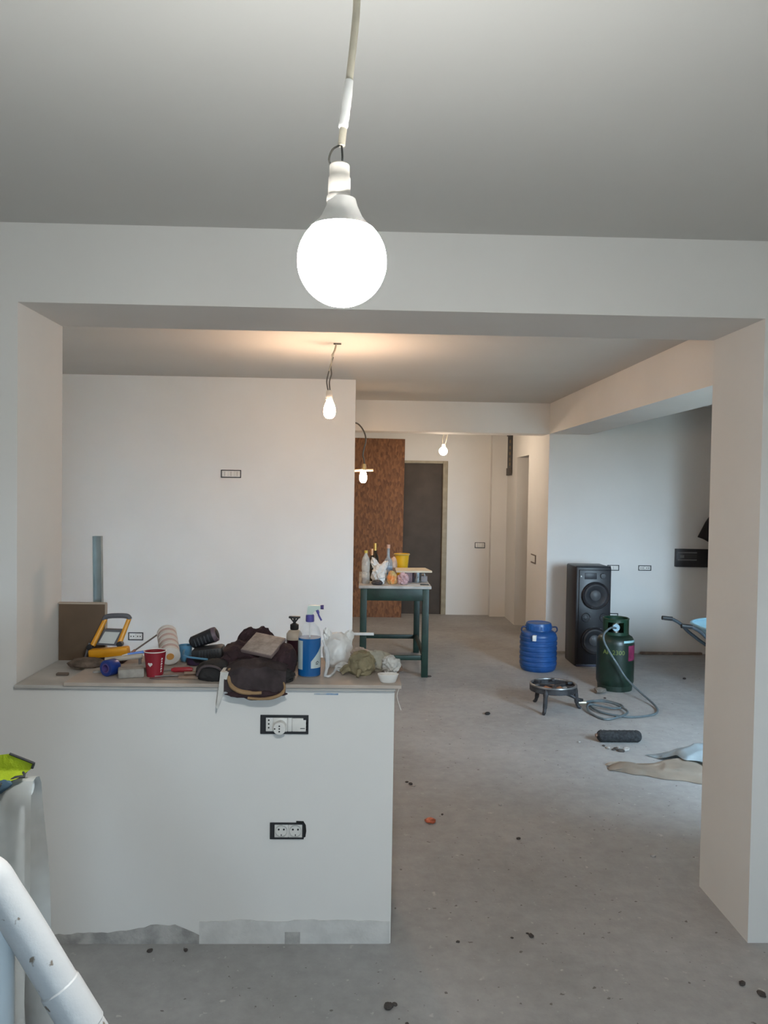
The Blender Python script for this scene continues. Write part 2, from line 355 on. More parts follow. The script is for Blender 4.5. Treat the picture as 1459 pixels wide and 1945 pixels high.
MB().lathe([(0, -0.048)] + [(0.048*math.sin(a), -0.048*math.cos(a)) for a in [i/12*2.6 for i in range(1, 13)]], 20, (0.946, 9.2, 2.171)).build('bulb', emitter('warm_glow_white', (1.0, 0.80, 0.60), WARM*0.76), t, world=True)
MB().lathe([(0.0, 2.208), (0.022, 2.208), (0.020, 2.25), (0, 2.255)], 16, (0.95, 9.2, 0)).build('lamp_holder', SOCKET, t, world=True)
for dx in (-0.008, 0.01):
    MB().tube(smooth_path([(0.95+dx, 9.2, 2.245), (0.958+dx*2.5, 9.2, 2.32), (0.972+dx*2, 9.2, 2.39), (0.985, 9.2, 2.5), (0.99, 9.2, ZC+.004)]), 0.005, 8).build('wire', CABLE, t, world=True)

# ------------------------------------------------------------------ switches and sockets
def frame_box(root, x0, x1, z0, z1, y, tl=0.006, depth=0.006, left=None):
    """black open frame on a wall facing -y, and returns its inner opening"""
    l = left or tl
    f = MB(); f.box((x0, y-depth, z0), (x1, y+0.002, z0+tl)); f.box((x0, y-depth, z1-tl), (x1, y+0.002, z1)); f.box((x0, y-depth, z0+tl), (x0+l, y+0.002, z1-tl)); f.box((x1-tl, y-depth, z0+tl), (x1, y+0.002, z1-tl))
    f.build('frame', BLACKP, root, smooth=False, world=True)
    return x0+l, x1-tl, z0+tl, z1-tl
def holes(root, pts, y, r=0.004, parent=None):
    for x, z in pts: MB().lathe([(0, -0.0015), (r, -0.0015), (r, 0.001), (0, 0.001)], 10, (x, y, z), axis='y').build('hole', DARKHOLE, parent or root, smooth=False, world=True)  # flat dark discs, the depth shade is put into their colour
# long strip with a plugged-in adapter, on the half wall
t = thing('socket', 'long black framed socket strip with a plugged in adapter on the half wall', 'socket', (-0.27, Y1, 0.79))
a, b, c, d_ = frame_box(t, -0.362, -0.184, 0.792, 0.862, Y1, 0.009, 0.006, 0.02)
box((a, Y1-0.004, c), (-0.315, Y1+0.002, d_), 0.0015).build('module', WHITEP, t, world=True)
holes(t, [(-0.331, 0.843), (-0.331, 0.829), (-0.331, 0.815)], Y1-0.004, 0.003)
box((-0.315, Y1-0.009, c), (-0.262, Y1+0.002, d_), 0.002).build('module', WHITEP, t, world=True)
ad = MB().lathe([(0, -0.042), (0.021, -0.042), (0.0235, -0.039), (0.0235, -0.009), (0, -0.009)], 28, (-0.288, Y1, 0.822), axis='y').build('adapter', WHITEP, t, world=True)
holes(t, [(-0.288, 0.832), (-0.288, 0.822), (-0.288, 0.812), (-0.305, 0.822)], Y1-0.042, 0.0028, ad)
box((-0.260, Y1-0.005, c), (-0.246, Y1+0.002, d_), 0.001).build('module', WHITEP, t, world=True)
bl = box((-0.244, Y1-0.006, c), (-0.187, Y1+0.002, d_-0.002), 0.002).build('module', WHITEP, t, world=True)
box((-0.214, Y1-0.0066, 0.812), (-0.197, Y1-0.005, 0.8145)).build('printed_line', BLACKP, bl, smooth=False, world=True)
box((-0.203, Y1-0.007, 0.845), (-0.188, Y1-0.003, 0.861)).build('broken_corner', BLACKP, t, smooth=False, world=True)
# double schuko socket lower down
t = thing('socket', 'double round hole socket in black frame low on the half wall', 'socket', (-0.254, Y1, 0.396))
a, b, c, d_ = frame_box(t, -0.322, -0.196, 0.397, 0.458, Y1, 0.006, 0.006, 0.017)
mid = (a+b)/2
for x0, x1 in ((a, mid-0.001), (mid+0.001, b)):
    m_ = box((x0, Y1-0.004, c), (x1, Y1+0.002, d_), 0.001).build('module', WHITEP, t, world=True)
    cx = (x0+x1)/2
    MB().lathe([(0.021, -0.005), (0.0225, -0.005), (0.0225, 0), (0.021, 0)], 28, (cx, Y1-0.004, 0.428), axis='y').build('socket_ring', mat('grey_white_plastic', (0.5, 0.5, 0.48), 0.4), m_, world=True)
    holes(t, [(cx-0.0095, 0.433), (cx+0.0095, 0.433)], Y1-0.004, 0.0035, m_)
    box((cx-0.0015, Y1-0.006, 0.409), (cx+0.0015, Y1-0.003, 0.415)).build('earth_clip', DARKHOLE, m_, smooth=False, world=True)
MB().prism([(-0.198, Y1-0.001, 0.400), (-0.190, Y1-0.001, 0.404), (-0.187, Y1-0.001, 0.425), (-0.189, Y1-0.001, 0.448), (-0.198, Y1-0.001, 0.463), (-0.225, Y1-0.001, 0.464), (-0.225, Y1-0.001, 0.457), (-0.197, Y1-0.001, 0.455)], (0, 0.003, 0)).build('ragged_cutout', DARKHOLE, t, smooth=False, world=True)  # flat dark piece, shade of the cutout's depth painted in
# simple ones
def simple_socket(label, x0, x1, z0, z1, y, mods, tl=0.007, hole=True, name='socket', group=None):
    t = thing(name, label, 'socket' if name == 'socket' else 'switch', ((x0+x1)/2, y, z0))
    a, b, c, d2 = frame_box(t, x0, x1, z0, z1, y, tl, 0.008)
    for k in range(mods):
        u0 = a+(b-a)*k/mods+0.001; u1 = a+(b-a)*(k+1)/mods-0.001
        m_ = box((u0, y-0.006, c+0.001), (u1, y+0.002, d2-0.001), 0.002).build('module', WHITEP, t, world=True)
        if hole: holes(t, [((u0+u1)/2-0.011, (c+d2)/2), ((u0+u1)/2+0.011, (c+d2)/2)], y-0.006, 0.005, m_)
        else: box(((u0+u1)/2-0.002, y-0.0075, c+0.008), ((u0+u1)/2+0.002, y-0.005, d2-0.008)).build('indicator', mat('grey_mark', (0.3, 0.29, 0.27), 0.5), m_, smooth=False, world=True)
    return t
simple_socket('three module switch in black frame high on the white partition', -1.208, -1.036, 1.790, 1.858, YW, 3, hole=False, name='light_switch')
simple_socket('twin socket in black frame low on the partition behind the work light', -1.987, -1.860, 0.380, 0.448, YW, 2)
simple_socket('two gang switch in black frame on the far wall beside the dark door', 1.575, 1.715, 0.929, 1.006, YF, 2, hole=False, name='light_switch')
simple_socket('black framed blank wall plate just above the loudspeaker corner', 2.633, 2.759, 0.886, 0.946, YK, 1, hole=False)
simple_socket('black framed twin socket between loudspeaker and black wall panel', 2.967, 3.105, 0.890, 0.946, YK, 2)
simple_socket('small black framed single socket above the gas bottle collar', 2.655, 2.760, 0.362, 0.430, YK, 1)
t = thing('light_switch', 'narrow half finished switch on the side wall next to the doorway', 'switch', (XS, 8.98, 0.90))
f = MB(); f.box((XS-0.008, 8.86, 0.895), (XS+0.002, 9.10, 0.907)); f.box((XS-0.008, 8.86, 0.985), (XS+0.002, 9.10, 0.997)); f.box((XS-0.008, 8.86, 0.907), (XS+0.002, 8.89, 0.985)); f.build('frame', mat('brown_plastic', (0.12, 0.09, 0.07), 0.5), t, smooth=False, world=True)
box((XS-0.006, 8.895, 0.909), (XS+0.002, 9.09, 0.983), 0.002).build('module', WHITEP, t, world=True)
# open fuse recess in the corridor side wall
t = thing('fuse_box', 'narrow open black fuse recess high in the corridor wall', 'fuse box', (XS, 10.5, 1.93))
f = MB(); f.box((XS-0.010, 10.37, 1.95), (XS+0.002, 10.68, 2.56)); f.build('back_plate', BLACKP, t, smooth=False, world=True)
for z in (1.93, 2.46): box((XS-0.022, 10.36, z), (XS-0.008, 10.69, z+0.10), 0.003).build('clamp', mat('grey_brown', (0.08, 0.065, 0.055), 0.6, var=0.3, scale=40), t, world=True)
for z in (2.06, 2.12, 2.20, 2.28, 2.36): box((XS-0.020, 10.46, z), (XS-0.008, 10.50, z+0.04)).build('terminal', mat('brass_dull', (0.30, 0.22, 0.13), 0.5, metal=0.5), t, smooth=False, world=True)
# black panel on the kitchen wall
t = thing('wall_panel', 'black rectangular panel with grey slots on the kitchen wall', 'panel', (3.53, YK, 0.94))
box((3.355, YK-0.05, 0.938), (3.74, YK+0.004, 1.130), 0.004).build('housing', BLACKP, t, world=True)
SLOT = mat('slot_grey', (0.16, 0.16, 0.16), 0.5)
for z0, z1, x0, x1 in ((1.085, 1.098, 3.372, 3.575), (1.008, 1.021, 3.372, 3.575), (1.035, 1.066, 3.395, 3.438)): box((x0, YK-0.054, z0), (x1, YK-0.048, z1)).build('slot', SLOT, t, smooth=False, world=True)
for z in (1.036, 1.050, 1.063): box((3.442, YK-0.053, z), (3.575, YK-0.048, z+0.006)).build('slot', mat('slot_dark', (0.05, 0.05, 0.05), 0.5), t, smooth=False, world=True)
# dark garment hanging beside it
def garment(u, v):
    ol = [(1.56, 3.735, 3.80), (1.50, 3.69, 3.84), (1.42, 3.635, 3.88), (1.34, 3.595, 3.90), (1.262, 3.555, 3.92), (1.24, 3.62, 3.93), (1.205, 3.685, 3.93), (1.10, 3.69, 3.92), (0.98, 3.70, 3.92)]
    f = v*(len(ol)-1); k = min(int(f), len(ol)-2); t_ = f-k
    z, xa, xb = [ol[k][i]+(ol[k+1][i]-ol[k][i])*t_ for i in range(3)]
    a = u*2*PI; x = (xa+xb)/2-math.cos(a)*(xb-xa)/2; y = YK-0.065-math.sin(a)*0.045*(1+0.3*noise.noise(Vector((x*14, z*8, 0))))
    return (x, y-0.034, z)
t = thing('hanging_garment', 'black garment hanging from a hook above the black panel', 'garment', (3.75, YK, 0.98))
MB().grid(garment, 32, 24).build('cloth', mat('black_cloth', (0.012, 0.011, 0.013), 0.9, var=0.3, scale=12), t, world=True)
MB().tube([(3.77, YK+0.01, 1.55), (3.77, YK-0.105, 1.55), (3.77, YK-0.115, 1.57)], 0.007, 8).build('hook', STEEL, t, world=True)

# ------------------------------------------------------------------ things leaning in the corridor
def osb_material():
    m = bpy.data.materials.new('strand_board'); m.use_nodes = True; nt = m.node_tree; b = nt.nodes['Principled BSDF']; b.inputs['Roughness'].default_value = 0.65
    tc = nt.nodes.new('ShaderNodeTexCoord'); mp = nt.nodes.new('ShaderNodeMapping'); mp.inputs['Scale'].default_value = (38, 26, 17); mp.inputs['Rotation'].default_value = (0, 0.5, 0)
    nt.links.new(tc.outputs['Object'], mp.inputs[0])
    vo = nt.nodes.new('ShaderNodeTexVoronoi'); vo.inputs['Scale'].default_value = 1.2; nt.links.new(mp.outputs[0], vo.inputs['Vector'])
    r = nt.nodes.new('ShaderNodeValToRGB'); e = r.color_ramp.elements; e[0].color = (0.125, 0.045, 0.015, 1); e[1].color = (0.265, 0.112, 0.040, 1); e[0].position = 0.1; e[1].position = 0.9
    nt.links.new(vo.outputs['Color'], r.inputs['Fac']); nt.links.new(r.outputs['Color'], b.inputs['Base Color'])
    bp = nt.nodes.new('ShaderNodeBump'); bp.inputs['Strength'].default_value = 0.3; bp.inputs['Distance'].default_value = 0.01; nt.links.new(vo.outputs['Distance'], bp.inputs['Height']); nt.links.new(bp.outputs['Normal'], b.inputs['Normal'])
    return m
t = MB(); q = [(-0.62, 0, 0), (0.557, 0, 0), (0.587, 0.0, 2.425), (-0.62, 0.0, 2.435)]
t.prism(q, (0, 0.022, 0))
o = t.build('strand_board', osb_material(), smooth=False); o.location = (0, 10.56, 0); o.rotation_euler = (-math.radians(6.33), 0, 0)
tag(o, 'tall brown strand board sheet leaning against the far wall', 'board')

# ------------------------------------------------------------------ green work table
GREEN = mat('green_paint', (0.010, 0.034, 0.024), 0.45, var=0.35, scale=9, bump=0.1, bscale=40)
TOPM = mat('worn_table_top', (0.46, 0.45, 0.43), 0.6, var=0.25, scale=10)
tb = thing('work_table', 'dark green wooden work table with worn pale top', 'table', (0.32, 7.7, 0))
TY0, TY1, TX0, TX1, TZ = 7.12, 8.34, -0.012, 0.648, 0.84
box((TX0, TY0, TZ-0.028), (TX1, TY1, TZ), 0.006).build('table_top', TOPM, tb, world=True)
for x0, y0 in ((0.004, TY0+0.03), (0.570, TY0+0.03), (0.004, TY1-0.09), (0.570, TY1-0.09)):
    box((x0, y0, 0), (x0+0.06, y0+0.06, TZ-0.026), 0.004).build('leg', GREEN, tb, world=True)
box((0.06, TY0+0.035, 0.70), (0.575, TY0+0.06, TZ-0.027), 0.003).build('apron', GREEN, tb, world=True)
box((0.06, TY1-0.06, 0.70), (0.575, TY1-0.035, TZ-0.027), 0.003).build('apron', GREEN, tb, world=True)
for x in (0.012, 0.595): box((x, TY0+0.08, 0.70), (x+0.025, TY1-0.08, TZ-0.027), 0.003).build('apron', GREEN, tb, world=True)
box((0.06, TY0+0.045, 0.155), (0.575, TY0+0.075, 0.198), 0.003).build('stretcher', GREEN, tb, world=True)
box((0.06, TY1-0.075, 0.145), (0.575, TY1-0.045, 0.188), 0.003).build('stretcher', GREEN, tb, world=True)
for x in (0.02, 0.585): box((x, TY0+0.08, 0.15), (x+0.03, TY1-0.08, 0.193), 0.003).build('stretcher', GREEN, tb, world=True)
tag(box((-0.062, TY0+0.012, 0.385), (0.132, TY0+0.032, 0.41), 0.003).build('cross_strip', WHITEP, tb, world=True), 'white plastic strip across the leg')
# --- things on the table
CLEAR = film_material('clear_plastic', (0.80, 0.82, 0.78), 0.42, 0.12)
BAG = film_material('milky_bag', (0.86, 0.86, 0.84), 0.78, 0.3)
DKGLASS = mat('dark_bottle_glass', (0.02, 0.018, 0.012), 0.12, var=0.1, spec=0.6)
BLUEGLASS = film_material('pale_glass', (0.45, 0.55, 0.62), 0.5, 0.05)
GOLD = mat('gold_foil', (0.65, 0.42, 0.12), 0.35, metal=0.8)
t = thing('plastic_bottle', 'clear plastic bottle with yellow cap at the table corner', 'bottle', (0.050, 7.30, TZ))
MB().lathe([(0, 0), (0.036, 0), (0.039, 0.008), (0.039, 0.09), (0.036, 0.11), (0.039, 0.13), (0.039, 0.20), (0.032, 0.235), (0.016, 0.265), (0.013, 0.275), (0.013, 0.285), (0, 0.285)], 24).build('bottle_body', CLEAR, t)
MB().lathe([(0, 0), (0.035, 0.001), (0.037, 0.008), (0.037, 0.05), (0, 0.05)], 20).build('dark_liquid', mat('dark_wine', (0.05, 0.015, 0.03), 0.2), t)
MB().lathe([(0, 0.28), (0.016, 0.28), (0.016, 0.303), (0, 0.304)], 16).build('cap', mat('yellow_cap', (0.65, 0.50, 0.08), 0.4), t)
def wine(label, x, y, h, foil):
    t = thing('wine_bottle', label, 'bottle', (x, y, TZ))
    MB().lathe([(0, 0), (0.036, 0), (0.037, 0.01), (0.037, h*0.58), (0.030, h*0.66), (0.015, h*0.74), (0.0135, h*0.93), (0.0155, h*0.95), (0.0155, h*0.97), (0, h*0.97)], 24).build('bottle_body', DKGLASS, t)
    MB().lathe([(0.0155, h*0.80), (0.0165, h*0.80), (0.0165, h), (0, h)], 16).build('foil', foil, t)
wine('dark bottle with tall gold neck behind the clear plastic bottle', 0.140, 7.62, 0.352, GOLD)
wine('shorter dark bottle with copper neck between two other bottles', 0.108, 7.52, 0.305, mat('copper_foil', (0.55, 0.30, 0.16), 0.4, metal=0.7))
t = thing('glass_bottle', 'pale glass spirit bottle with slim neck in the table middle', 'bottle', (0.268, 7.60, TZ))
MB().lathe([(0, 0), (0.040, 0), (0.042, 0.01), (0.042, 0.17), (0.036, 0.195), (0.018, 0.215), (0.0145, 0.24), (0.0145, 0.325), (0, 0.325)], 24).build('bottle_body', BLUEGLASS, t)
MB().lathe([(0.0428, 0.05), (0.0432, 0.05), (0.0432, 0.14), (0.0428, 0.14)], 24).build('paper_label', mat('blue_label', (0.12, 0.2, 0.32), 0.5, col2=(0.5, 0.55, 0.6), scale=30), t)
MB().lathe([(0.0145, 0.305), (0.0165, 0.305), (0.0165, 0.34), (0, 0.34)], 16).build('cap', mat('pink_copper_cap', (0.65, 0.42, 0.33), 0.4), t)
t = thing('carrier_bag', 'crumpled white plastic bag slumped among the table bottles', 'bag', (0.17, 7.32, TZ))
m_ = MB(); m_.lump((0.172, 7.31, TZ+0.075), (0.066, 0.080, 0.10), 11, 0.55, 1.7, 4, TZ+0.001, fine=0.12); m_.build('bag_body', BAG, t, world=True)
m_ = MB(); m_.lump((0.137, 7.33, TZ+0.17), (0.032, 0.04, 0.07), 12, 0.5, 2, 3, rot=(0, -0.4, 0)); m_.build('bag_handle', BAG, t, world=True)
m_ = MB(); m_.lump((0.215, 7.32, TZ+0.15), (0.028, 0.035, 0.065), 13, 0.5, 2, 3, rot=(0, 0.5, 0)); m_.build('bag_handle', BAG, t, world=True)
tag(MB().lump((0.155, 7.185, TZ+0.020), (0.050, 0.035, 0.026), 15, 0.5, 2, 3, TZ+0.001).build('crumpled_foil_wrap', mat('dark_wrapper', (0.06, 0.055, 0.06), 0.35, var=0.5, scale=25)), 'dark crumpled wrapper lying at the front of the table top', 'wrapper')
YELLOW = mat('yellow_plastic', (0.78, 0.46, 0.02), 0.35, var=0.1, scale=12)
t = thing('yellow_bowl', 'yellow plastic bowl at the back of the green table', 'bowl', (0.415, 7.9, TZ))
MB().lathe([(0, 0.0), (0.050, 0.0), (0.053, 0.01), (0.072, 0.215), (0.078, 0.22), (0.078, 0.232), (0.070, 0.232), (0.050, 0.02), (0, 0.02)], 32).build('bowl_body', YELLOW, t)
MB().tube([(0.076*math.cos(a), 0.076*math.sin(a), 0.226) for a in [i/32*2*PI for i in range(32)]], 0.006, 8, closed=True).build('rim', mat('olive_rim', (0.42, 0.36, 0.12), 0.4), t)
tag(MB().lump((0.325, 7.75, TZ+0.10), (0.038, 0.04, 0.115), 21, 0.3, 1.5, 3, TZ+0.001).build('paper_pouch', mat('pinkish_pouch', (0.62, 0.44, 0.34), 0.55, var=0.2, scale=20)), 'pale pinkish pouch standing between glass bottle and yellow bowl', 'pouch')
t = thing('metal_pot', 'small shiny metal pot under the pale lid board', 'pot', (0.535, 7.42, TZ))
MB().lathe([(0, 0), (0.042, 0), (0.044, 0.006), (0.044, 0.098), (0.046, 0.1), (0.041, 0.1), (0.040, 0.01), (0, 0.01)], 28).build('pot_body', mat('pot_steel', (0.45, 0.5, 0.54), 0.2, metal=1.0), t)
MB().tube(smooth_path([(0.044, 0, 0.085), (0.07, 0, 0.08), (0.07, 0, 0.04), (0.044, 0, 0.035)]), 0.005, 8).build('handle', STEEL, t)
o = box((0.425, 7.38, TZ), (0.488, 7.52, TZ+0.096), 0.004).build('carton', mat('mauve_carton', (0.20, 0.13, 0.15), 0.6, var=0.3, scale=20)); tag(o, 'dusky mauve carton beside the metal pot', 'carton')
t = MB(); t.prism([(0.335, 7.36, 0.9365), (0.672, 7.36, 0.9395), (0.632, 7.66, 0.9395), (0.335, 7.66, 0.9365)], (0, 0, 0.016))
tag(t.build('lid_board', mat('pale_board', (0.62, 0.55, 0.42), 0.6, var=0.1, scale=8), smooth=False), 'pale flat board resting on pot and carton', 'board')
tag(MB().lump((0.292, 7.26, TZ+0.050), (0.046, 0.045, 0.068), 31, 0.35, 1.8, 4, TZ+0.001).build('snack_pack', mat('orange_green_pack', (0.75, 0.25, 0.06), 0.35, col2=(0.42, 0.40, 0.18), scale=14, detail=2)), 'orange and green snack packet at the table front', 'packet')
tag(MB().lump((0.394, 7.265, TZ+0.048), (0.052, 0.05, 0.055), 32, 0.55, 2.2, 4, TZ+0.001).build('pink_bag', mat('pink_film', (0.60, 0.40, 0.42), 0.25, var=0.35, scale=18)), 'crumpled shiny pink bag at the table front', 'bag')
t = thing('table_knife', 'dark handled table knife at the front right of the table', 'knife', (0.55, 7.2, TZ))
box((0.44, 7.20, TZ), (0.55, 7.215, TZ+0.003)).build('blade', STEEL, t, smooth=False, world=True)
box((0.55, 7.198, TZ), (0.63, 7.217, TZ+0.010), 0.003).build('handle', BLACKP, t, world=True)
t = MB(); t.prism([(0.555, 7.50, TZ), (0.64, 7.50, TZ), (0.62, 7.72, TZ), (0.555, 7.72, TZ)], (0, 0, 0.05))
tag(t.build('grey_block', mat('mauve_grey', (0.33, 0.28, 0.28), 0.7, var=0.2, scale=20), smooth=False), 'mauve grey block behind the metal pot', 'block')

# ------------------------------------------------------------------ blue barrel
BLUE = mat('blue_barrel_plastic', (0.010, 0.068, 0.235), 0.4, var=0.2, scale=7)
t = thing('plastic_barrel', 'blue ribbed plastic barrel with screw lid', 'barrel', (1.727, 7.535, 0))
pr = [(0, 0), (0.150, 0), (0.163, 0.012), (0.172, 0.035)]
for k in range(6):
    z = 0.05+k*0.048; pr += [(0.172, z), (0.178, z+0.008), (0.178, z+0.030), (0.172, z+0.038)]
pr += [(0.172, 0.338), (0.160, 0.362), (0.135, 0.378), (0.120, 0.383), (0.118, 0.395), (0, 0.395)]
MB().lathe(pr, 48).build('barrel_body', BLUE, t)
ld = MB().lathe([(0.118, 0.390), (0.124, 0.392), (0.124, 0.43), (0.118, 0.452), (0.112, 0.455), (0.106, 0.449), (0, 0.449)], 48).build('lid', mat('blue_lid', (0.010, 0.078, 0.26), 0.35, var=0.1), t)
for k in range(24):
    a = 2*PI*k/24; box((0.122, -0.006, 0.395), (0.127, 0.006, 0.428), rot=(0, 0, a), piv=(0, 0, 0)).build('grip_rib', MATS['blue_lid'], ld, smooth=False)
for s in (-1, 1):
    MB().tube(smooth_path([(s*0.150, -0.03, 0.36), (s*0.172, -0.03, 0.385), (s*0.162, -0.03, 0.415), (s*0.126, -0.03, 0.415)]), 0.007, 8).build('handle', mat('dark_blue_plastic', (0.01, 0.03, 0.1), 0.5), t)
box((-0.090, -0.185, 0.305), (-0.056, -0.140, 0.358), 0.003, rot=(0.0, 0, -0.42)).build('sticker', WHITEP, t)

# ------------------------------------------------------------------ loudspeaker
SPK = mat('speaker_black', (0.012, 0.013, 0.018), 0.4, var=0.15, scale=20)
CONE = mat('speaker_cone', (0.035, 0.038, 0.045), 0.5, var=0.15, scale=15)
GLOSS = mat('gloss_black', (0.008, 0.009, 0.014), 0.4)
t = thing('loudspeaker', 'tall black tower loudspeaker with two big woofers', 'speaker', (2.295, 7.86, 0))
box((-0.175, -0.185, 0.0), (0.175, 0.19, 0.985), 0.016).build('cabinet', SPK, t)
box((-0.150, -0.197, 0.03), (0.165, -0.180, 0.955), 0.008).build('front_panel', GLOSS, t)
for z in (0.705, 0.262):
    w_ = MB().lathe([(0.112, -0.006), (0.128, -0.014), (0.134, -0.008), (0.134, 0.03), (0.112, 0.03)], 40, (0.012, -0.222, z), axis='y').build('woofer_ring', mat('ring_black', (0.02, 0.02, 0.024), 0.25), t)
    MB().lathe([(0.112, -0.004), (0.100, -0.010), (0.088, -0.004), (0.055, 0.030), (0.052, 0.03)], 40, (0.012, -0.226, z), axis='y').build('woofer_cone', CONE, w_)
    MB().lathe([(0, -0.008), (0.03, -0.004), (0.052, 0.008), (0.056, 0.03), (0, 0.03)], 32, (0.012, -0.220, z), axis='y').build('dust_cap', mat('dust_cap', (0.06, 0.065, 0.072), 0.5), w_)
for x, s in ((-0.075, 1), (0.105, -1)):
    tw = MB().lathe([(0.036, -0.004), (0.042, -0.008), (0.046, 0.0), (0.036, 0.0)], 28, (x, -0.197, 0.487), axis='y').build('tweeter', CONE, t)
    MB().lathe([(0, -0.006), (0.014, -0.004), (0.018, 0.001), (0, 0.001)], 20, (x, -0.199, 0.487), axis='y').build('tweeter_dome', MATS['dust_cap'], tw)
    box((x-0.034, -0.204, 0.484), (x+0.034, -0.198, 0.490)).build('bar', CONE, tw, smooth=False)
dp = box((-0.092, -0.202, 0.865), (0.025, -0.190, 0.925), 0.003).build('display', mat('display_black', (0.015, 0.017, 0.025), 0.45), t)
box((-0.092, -0.205, 0.862), (0.025, -0.199, 0.867)).build('display_edge', CONE, dp, smooth=False)
MB().lathe([(0, -0.014), (0.024, -0.012), (0.028, 0.0), (0, 0.0)], 24, (0.085, -0.199, 0.897), axis='y').build('volume_knob', CONE, t)
MB().prism([(-0.135, -0.1985, 0.885), (-0.121, -0.1985, 0.885), (-0.128, -0.1985, 0.902)], (0, 0.003, 0)).build('triangle_mark', WHITEP, t, smooth=False)
MB().tube([(-0.17, -0.16, 0.985), (-0.10, -0.185, 0.988), (0.10, -0.185, 0.988), (0.17, -0.16, 0.985)], 0.008, 8).build('top_trim', CONE, t)
box((-0.16, -0.19, -0.001), (0.17, -0.17, 0.02), 0.003).build('plinth', mat('dark_blue_trim', (0.03, 0.035, 0.07), 0.4), t)

# ------------------------------------------------------------------ gas bottle, hose and ring burner
GASG = mat('gas_bottle_green', (0.006, 0.022, 0.014), 0.38, var=0.4, scale=6)
t = thing('gas_bottle', 'dark green gas bottle with open collar and grey hose', 'gas bottle', (2.243, 6.82, 0))
MB().lathe([(0, 0.03), (0.120, 0.03), (0.148, 0.045), (0.159, 0.075), (0.160, 0.10), (0.160, 0.40), (0.157, 0.43), (0.140, 0.462), (0.10, 0.486), (0.05, 0.495), (0, 0.496)], 48).build('bottle_body', GASG, t)
MB().lathe([(0.138, 0.0), (0.146, 0.0), (0.148, 0.05), (0.140, 0.05)], 40).build('foot_ring', mat('green_dark', (0.012, 0.03, 0.02), 0.5, var=0.4, scale=10), t)
cb = MB(); seg = 40                                                  # collar with a wide window at the front left
def col_arc(a0, a1, z0, z1):
    n = 24
    for i in range(n):
        A0 = a0+(a1-a0)*i/n; A1 = a0+(a1-a0)*(i+1)/n
        cb.prism([(0.104*math.cos(A0), 0.104*math.sin(A0), z0), (0.110*math.cos(A0), 0.110*math.sin(A0), z0), (0.110*math.cos(A1), 0.110*math.sin(A1), z0), (0.104*math.cos(A1), 0.104*math.sin(A1), z0)], (0, 0, z1-z0))
col_arc(-1.25, math.radians(215), 0.475, 0.617); col_arc(math.radians(215), 2*PI-1.25, 0.475, 0.505); col_arc(math.radians(215), 2*PI-1.25, 0.592, 0.617)
bmesh.ops.remove_doubles(cb.bm, verts=cb.bm.verts, dist=0.0004)
cb.build('collar', mat('collar_green', (0.008, 0.040, 0.022), 0.35, var=0.3, scale=8), t)
MB().tube([(0.107*math.cos(a), 0.107*math.sin(a), 0.617) for a in [i/40*2*PI for i in range(40)]], 0.007, 8, closed=True).build('collar_rim', MATS['collar_green'], t)
v = MB().lathe([(0, 0.49), (0.025, 0.49), (0.025, 0.53), (0.016, 0.535), (0.016, 0.565), (0.028, 0.568), (0.028, 0.585), (0, 0.588)], 20).build('valve', mat('brass_valve', (0.45, 0.42, 0.36), 0.35, metal=0.8), t)
MB().lathe([(0, -0.07), (0.032, -0.07), (0.034, -0.055), (0.03, -0.04), (0.014, -0.035), (0.012, 0), (0, 0)], 20, (-0.02, 0.0, 0.545), axis='y').build('regulator', mat('regulator_blue', (0.25, 0.36, 0.42), 0.35, metal=0.4), v)
def wrap(o, r, z, ang):
    """bend a flat x/z mesh round the bottle"""
    for w_ in o.data.vertices:
        a = ang + w_.co.x/r; d = r + w_.co.y
        w_.co = Vector((d*math.cos(a), d*math.sin(a), z + w_.co.z))
def text_mesh(s, size, material, parent, name='lettering'):
    cu = bpy.data.curves.new('txt', 'FONT'); cu.body = s; cu.size = size; cu.align_x = 'CENTER'; cu.extrude = 0.0006; cu.resolution_u = 3
    ob = bpy.data.objects.new('txt', cu); COL.objects.link(ob); dg = bpy.context.evaluated_depsgraph_get()
    me = bpy.data.meshes.new_from_object(ob.evaluated_get(dg)); bpy.data.objects.remove(ob)
    for w_ in me.vertices: w_.co = Vector((w_.co.x, w_.co.z, w_.co.y))
    me.materials.clear(); me.materials.append(material)
    o = bpy.data.objects.new(name, me); COL.objects.link(o); o.parent = parent; return o
wrap(text_mesh('AR 2300', 0.054, mat('yellow_stencil', (0.16, 0.20, 0.045), 0.6, var=0.3, scale=60), t), 0.1612, 0.325, math.radians(247))
for a0, z0, z1, w_, c_, nm in ((math.radians(312), 0.27, 0.40, 0.05, (0.20, 0.02, 0.07), 'pink_sticker'), (math.radians(303), 0.425, 0.445, 0.07, (0.30, 0.52, 0.55), 'pale_sticker')):
    g = MB().grid(lambda u, v_: ((u-0.5)*w_*2, 0.0012, v_*(z1-z0)), 12, 2)
    o = g.build('sticker', mat(nm, c_, 0.4, var=0.4, scale=25), t); wrap(o, 0.160, z0, a0)
    if nm == 'pale_sticker':
        for q in o.data.vertices: q.co = Vector((q.co.x*0.985, q.co.y*0.985, q.co.z))
HOSE = mat('grey_rubber_hose', (0.105, 0.135, 0.15), 0.45, var=0.2, scale=30)
